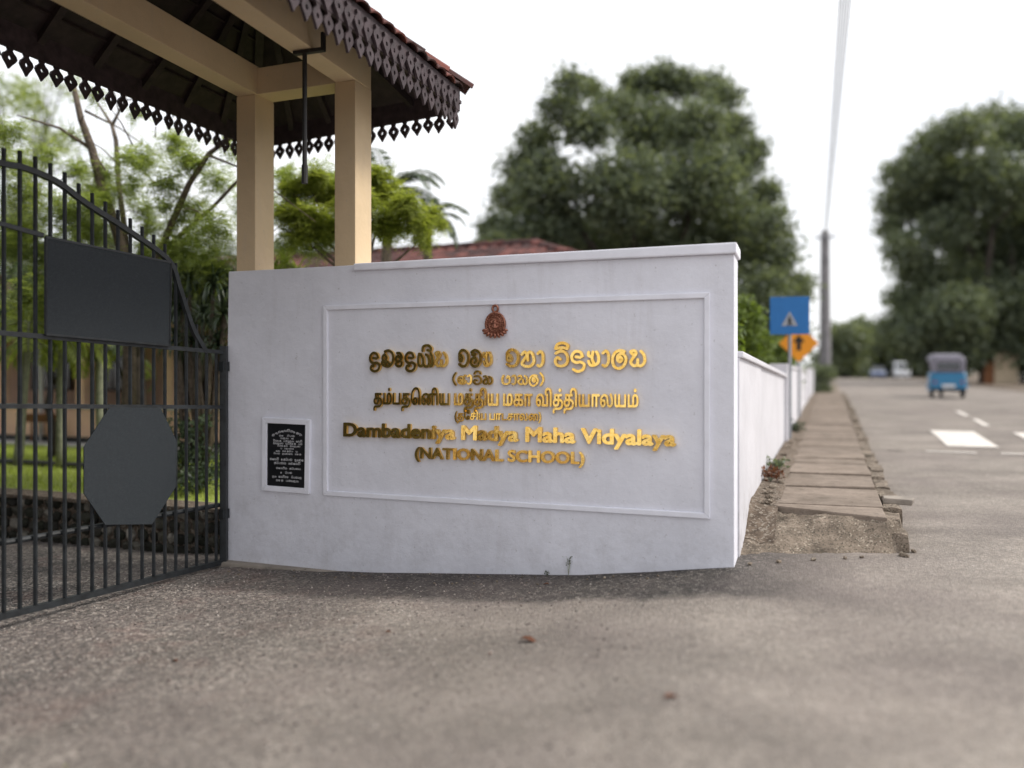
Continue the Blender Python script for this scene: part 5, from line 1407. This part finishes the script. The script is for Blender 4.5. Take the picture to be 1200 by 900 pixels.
palm('coconut_palm', 'lower coconut palm whose fronds hang beside the tiled roof', V(-1.2, 11.8, LZ), at(500, 255, 12), 12, .68, 'leaf_palm', 'bark_gray', .07, 34, .2, .010, seed=9, azs=[0, .4, -.5, .2], els=[.5, -.1, .2, .9])
palm('areca_palm', 'yellow-green areca palm seen through the gate bars at far left', at(20, 545, 10.6), at(35, 385, 10.6), 22, 1.0, 'leaf_areca', 'bark_pale', .05, 34, .28, .018, seed=3)
palm('areca_palm', 'areca palm with drooping bright fronds left of the peach pillar', at(70, 545, 11.6), at(72, 392, 11.6), 22, 1.0, 'leaf_areca', 'bark_pale', .05, 30, .26, .018, seed=4)
palm('royal_palm', 'pale smooth palm trunk standing right of the peach pillar', at(119, 560, 11.9), at(118, 372, 11.9), 12, 1.1, 'leaf_palm', 'bark_pale', .065, 30, .3, .02, seed=6)
palm('areca_palm', 'dark areca palm behind the octagonal plate', at(150, 560, 12.6), at(146, 415, 12.6), 9, .8, 'leaf_areca', 'bark_pale', .04, 24, .24, .018, seed=8)
m = MB(); bt = at(164, 560, 12.2); bt.z = LZ; m.tube([bt, at(163, 470, 12.2), at(162, 400, 12.2), at(158, 330, 12.4), at(175, 250, 12.6)], [.12, .10, .09, .07, .03], 9)
rt = empty('brown_tree', bt, 'brown-trunked tree half hidden by the octagonal plate', 'tree'); m.build('trunk', 'bark_dark', rt, smooth=True)
v_, f_ = leaves_at(twiggy([(c_.x, c_.y, c_.z, r_) for c_, r_ in PC([(150, 330, 26), (185, 340, 26), (120, 350, 26), (200, 300, 22)], 12.8, .4)], 380, 7, .10), .10, .4); np_mesh('crown', v_, f_, 'leaf_dark', rt)
# strap-leaved plants by the wall end
def strap_plant(name, label, base_, heads, nl, L, w_, mat, group=None):
    root = empty(name, base_, label, 'plant', group); lf = []; m_ = MB()
    for h in heads:
        m_.tube([base_, base_.lerp(h, .5) + V(rnd.uniform(-.08, .08), rnd.uniform(-.08, .08), 0), h], [.035, .028, .022], 6)
        for q in range(nl):
            az = rnd.uniform(0, 6.28); e = rnd.uniform(-.5, 1.35); p = h.copy(); N = 5; l_ = L * rnd.uniform(.7, 1.15); rows_ = []
            for j in range(N + 1):
                d_ = V(math.cos(az) * math.cos(e), math.sin(az) * math.cos(e), math.sin(e)); s_ = V(-math.sin(az), math.cos(az), 0) * w_ * (1 - (j / N) ** 2) * .5
                rows_.append((p - s_, p + s_ + V(0, 0, 0))); p = p + d_ * l_ / N; e -= .34
            for j in range(N): lf.append([rows_[j][0], rows_[j][1], rows_[j + 1][1], rows_[j + 1][0]])
    m_.build('stems', 'bark_gray', root, smooth=True)
    vv = np.array([[list(p) for p in q] for q in lf]).reshape(-1, 3); np_mesh('strap_leaves', vv, np.arange(len(vv)).reshape(-1, 4), mat, root); return root
b_ = at(236, 560, 9.6); b_.z = LZ
strap_plant('dracaena', 'dense dark strap-leaved plant between gate arch and wall end', b_, [at(x, y, yy) for x, y, yy in [(222, 330, 9.6), (250, 335, 9.4), (212, 362, 9.7), (238, 372, 9.5), (262, 368, 9.3), (228, 400, 9.6), (256, 402, 9.4), (205, 398, 9.8), (270, 335, 9.5), (205, 335, 9.9)]], 70, .42, .03, 'leaf_strap')
b_ = at(340, 560, 10.2); b_.z = LZ
strap_plant('spiky_plant', 'spiky green plant tips above the wall right of the left column', b_, [at(335, 312, 10.2), at(322, 320, 10.1), at(348, 322, 10.3)], 55, .55, .028, 'leaf_areca')
# shrub on the terrace behind the gate
b_ = at(215, 590, 9.4); b_.z = LZ
cs = PC([(205, 500, 16), (225, 510, 18), (215, 535, 22), (240, 530, 20), (228, 560, 24), (205, 560, 20), (250, 555, 16), (195, 525, 12), (238, 495, 10), (262, 545, 8), (190, 545, 12)], 9.4, .2)
tree('garden_shrub', 'dark glossy shrub on the terrace behind the gate', b_, cs, 'leaf_shrub', 'bark_gray', .03, 420, 8, .055, .05, 'shrub', limbs=9, shell=.2)
m = MB(); p = at(228, 455, 9.2); b_ = at(228, 520, 9.2)
lf = [[p, p + V(-.10, 0, .13), p + V(0, .01, .26), p + V(.10, 0, .13)]]
# background trees on the left, soft and far
for q, (x, y, r_, Y_, lb) in enumerate([(20, 130, 60, 26, 'tall hazy tree at the upper left behind the fringe'), (95, 290, 70, 24, 'dark bushy tree far behind the gate'), (215, 330, 60, 25, 'dark bushy tree behind the feathery tree'), (345, 300, 40, 27, 'background tree seen between the two columns'), (-40, 300, 70, 22, 'background tree at the far left edge')]):
    c_ = at(x, y, Y_); k_ = Y_ / FPX
    cs = [(c_ + V(rnd.uniform(-.8, .8) * r_ * k_, rnd.uniform(-1, 1), rnd.uniform(-.7, .6) * r_ * k_), r_ * k_ * rnd.uniform(.25, .45)) for _ in range(12)]
    tree('background_tree', lb, V(c_.x, c_.y, LZ), cs, ['leaf_feather', 'leaf_far', 'leaf_far', 'leaf_far', 'leaf_far'][q], 'bark_dark', .16, 900 if q else 420, 8, .15, .16, group='trees behind the school grounds', limbs=6)
for q, (x, y, r_, Y_, lb) in enumerate([(60, 345, 46, 13.2, 'dark bush before the school block, left of the blank board'), (150, 340, 46, 13.0, 'dark bush hidden behind the blank board'), (232, 335, 42, 12.6, 'dark bush behind the strap-leaved plant'), (-30, 340, 50, 13.4, 'dark bush at the left edge before the school block')]):
    c_ = at(x, y, Y_); k_ = Y_ / FPX
    cs = [(c_ + V(rnd.uniform(-.9, .9) * r_ * k_, rnd.uniform(-.4, .4), rnd.uniform(-.8, .7) * r_ * k_), r_ * k_ * rnd.uniform(.3, .5)) for _ in range(12)]
    tree('garden_bush', lb, V(c_.x, c_.y, LZ), cs, 'leaf_shrub', 'bark_dark', .06, 1000, 8, .09, .09, 'bush', group='dark bushes in front of the school block', limbs=6)
# unseen trees added across the entrance to darken the gold letters' reflections
for q, (a_, b_, h, lb) in enumerate([(-7.5, -1.5, 4.5, 'added low dense tree beyond the second gate leaf'), (-5.0, -7.4, 5.5, 'added dense dark tree on the roadside left of the photographer'), (-3.3, -9.6, 5.5, 'added dense dark tree behind the photographer on the left'), (-5.6, -5.0, 5.5, 'added dense dark tree beyond the near columns'), (-9.5, -4, 5.5, 'added dense tree between the entrance and the photographer'), (-11.5, -2.2, 5.5, 'added dense tree on the far side of the entrance, nearest the gate'), (-9.5, -6, 6, 'added dense tree left of the photographer'), (-8.5, -10, 6, 'added tree on the left behind the photographer'), (-13, 1, 6, 'added tree deep inside the entrance drive')]):
    c_ = W(a_, b_, h * .55)
    cs = [(c_ + V(rnd.uniform(-1.6, 1.6), rnd.uniform(-1.6, 1.6), rnd.uniform(-.55, .45) * h), rnd.uniform(.9, 1.5)) for _ in range(16)]
    tree('added_reflection_tree', lb, W(a_, b_, -.45), cs, 'leaf_dark', 'bark_dark', .2, 2600, 8, .26, .22, group='unseen trees added to darken the gold lettering', limbs=6)
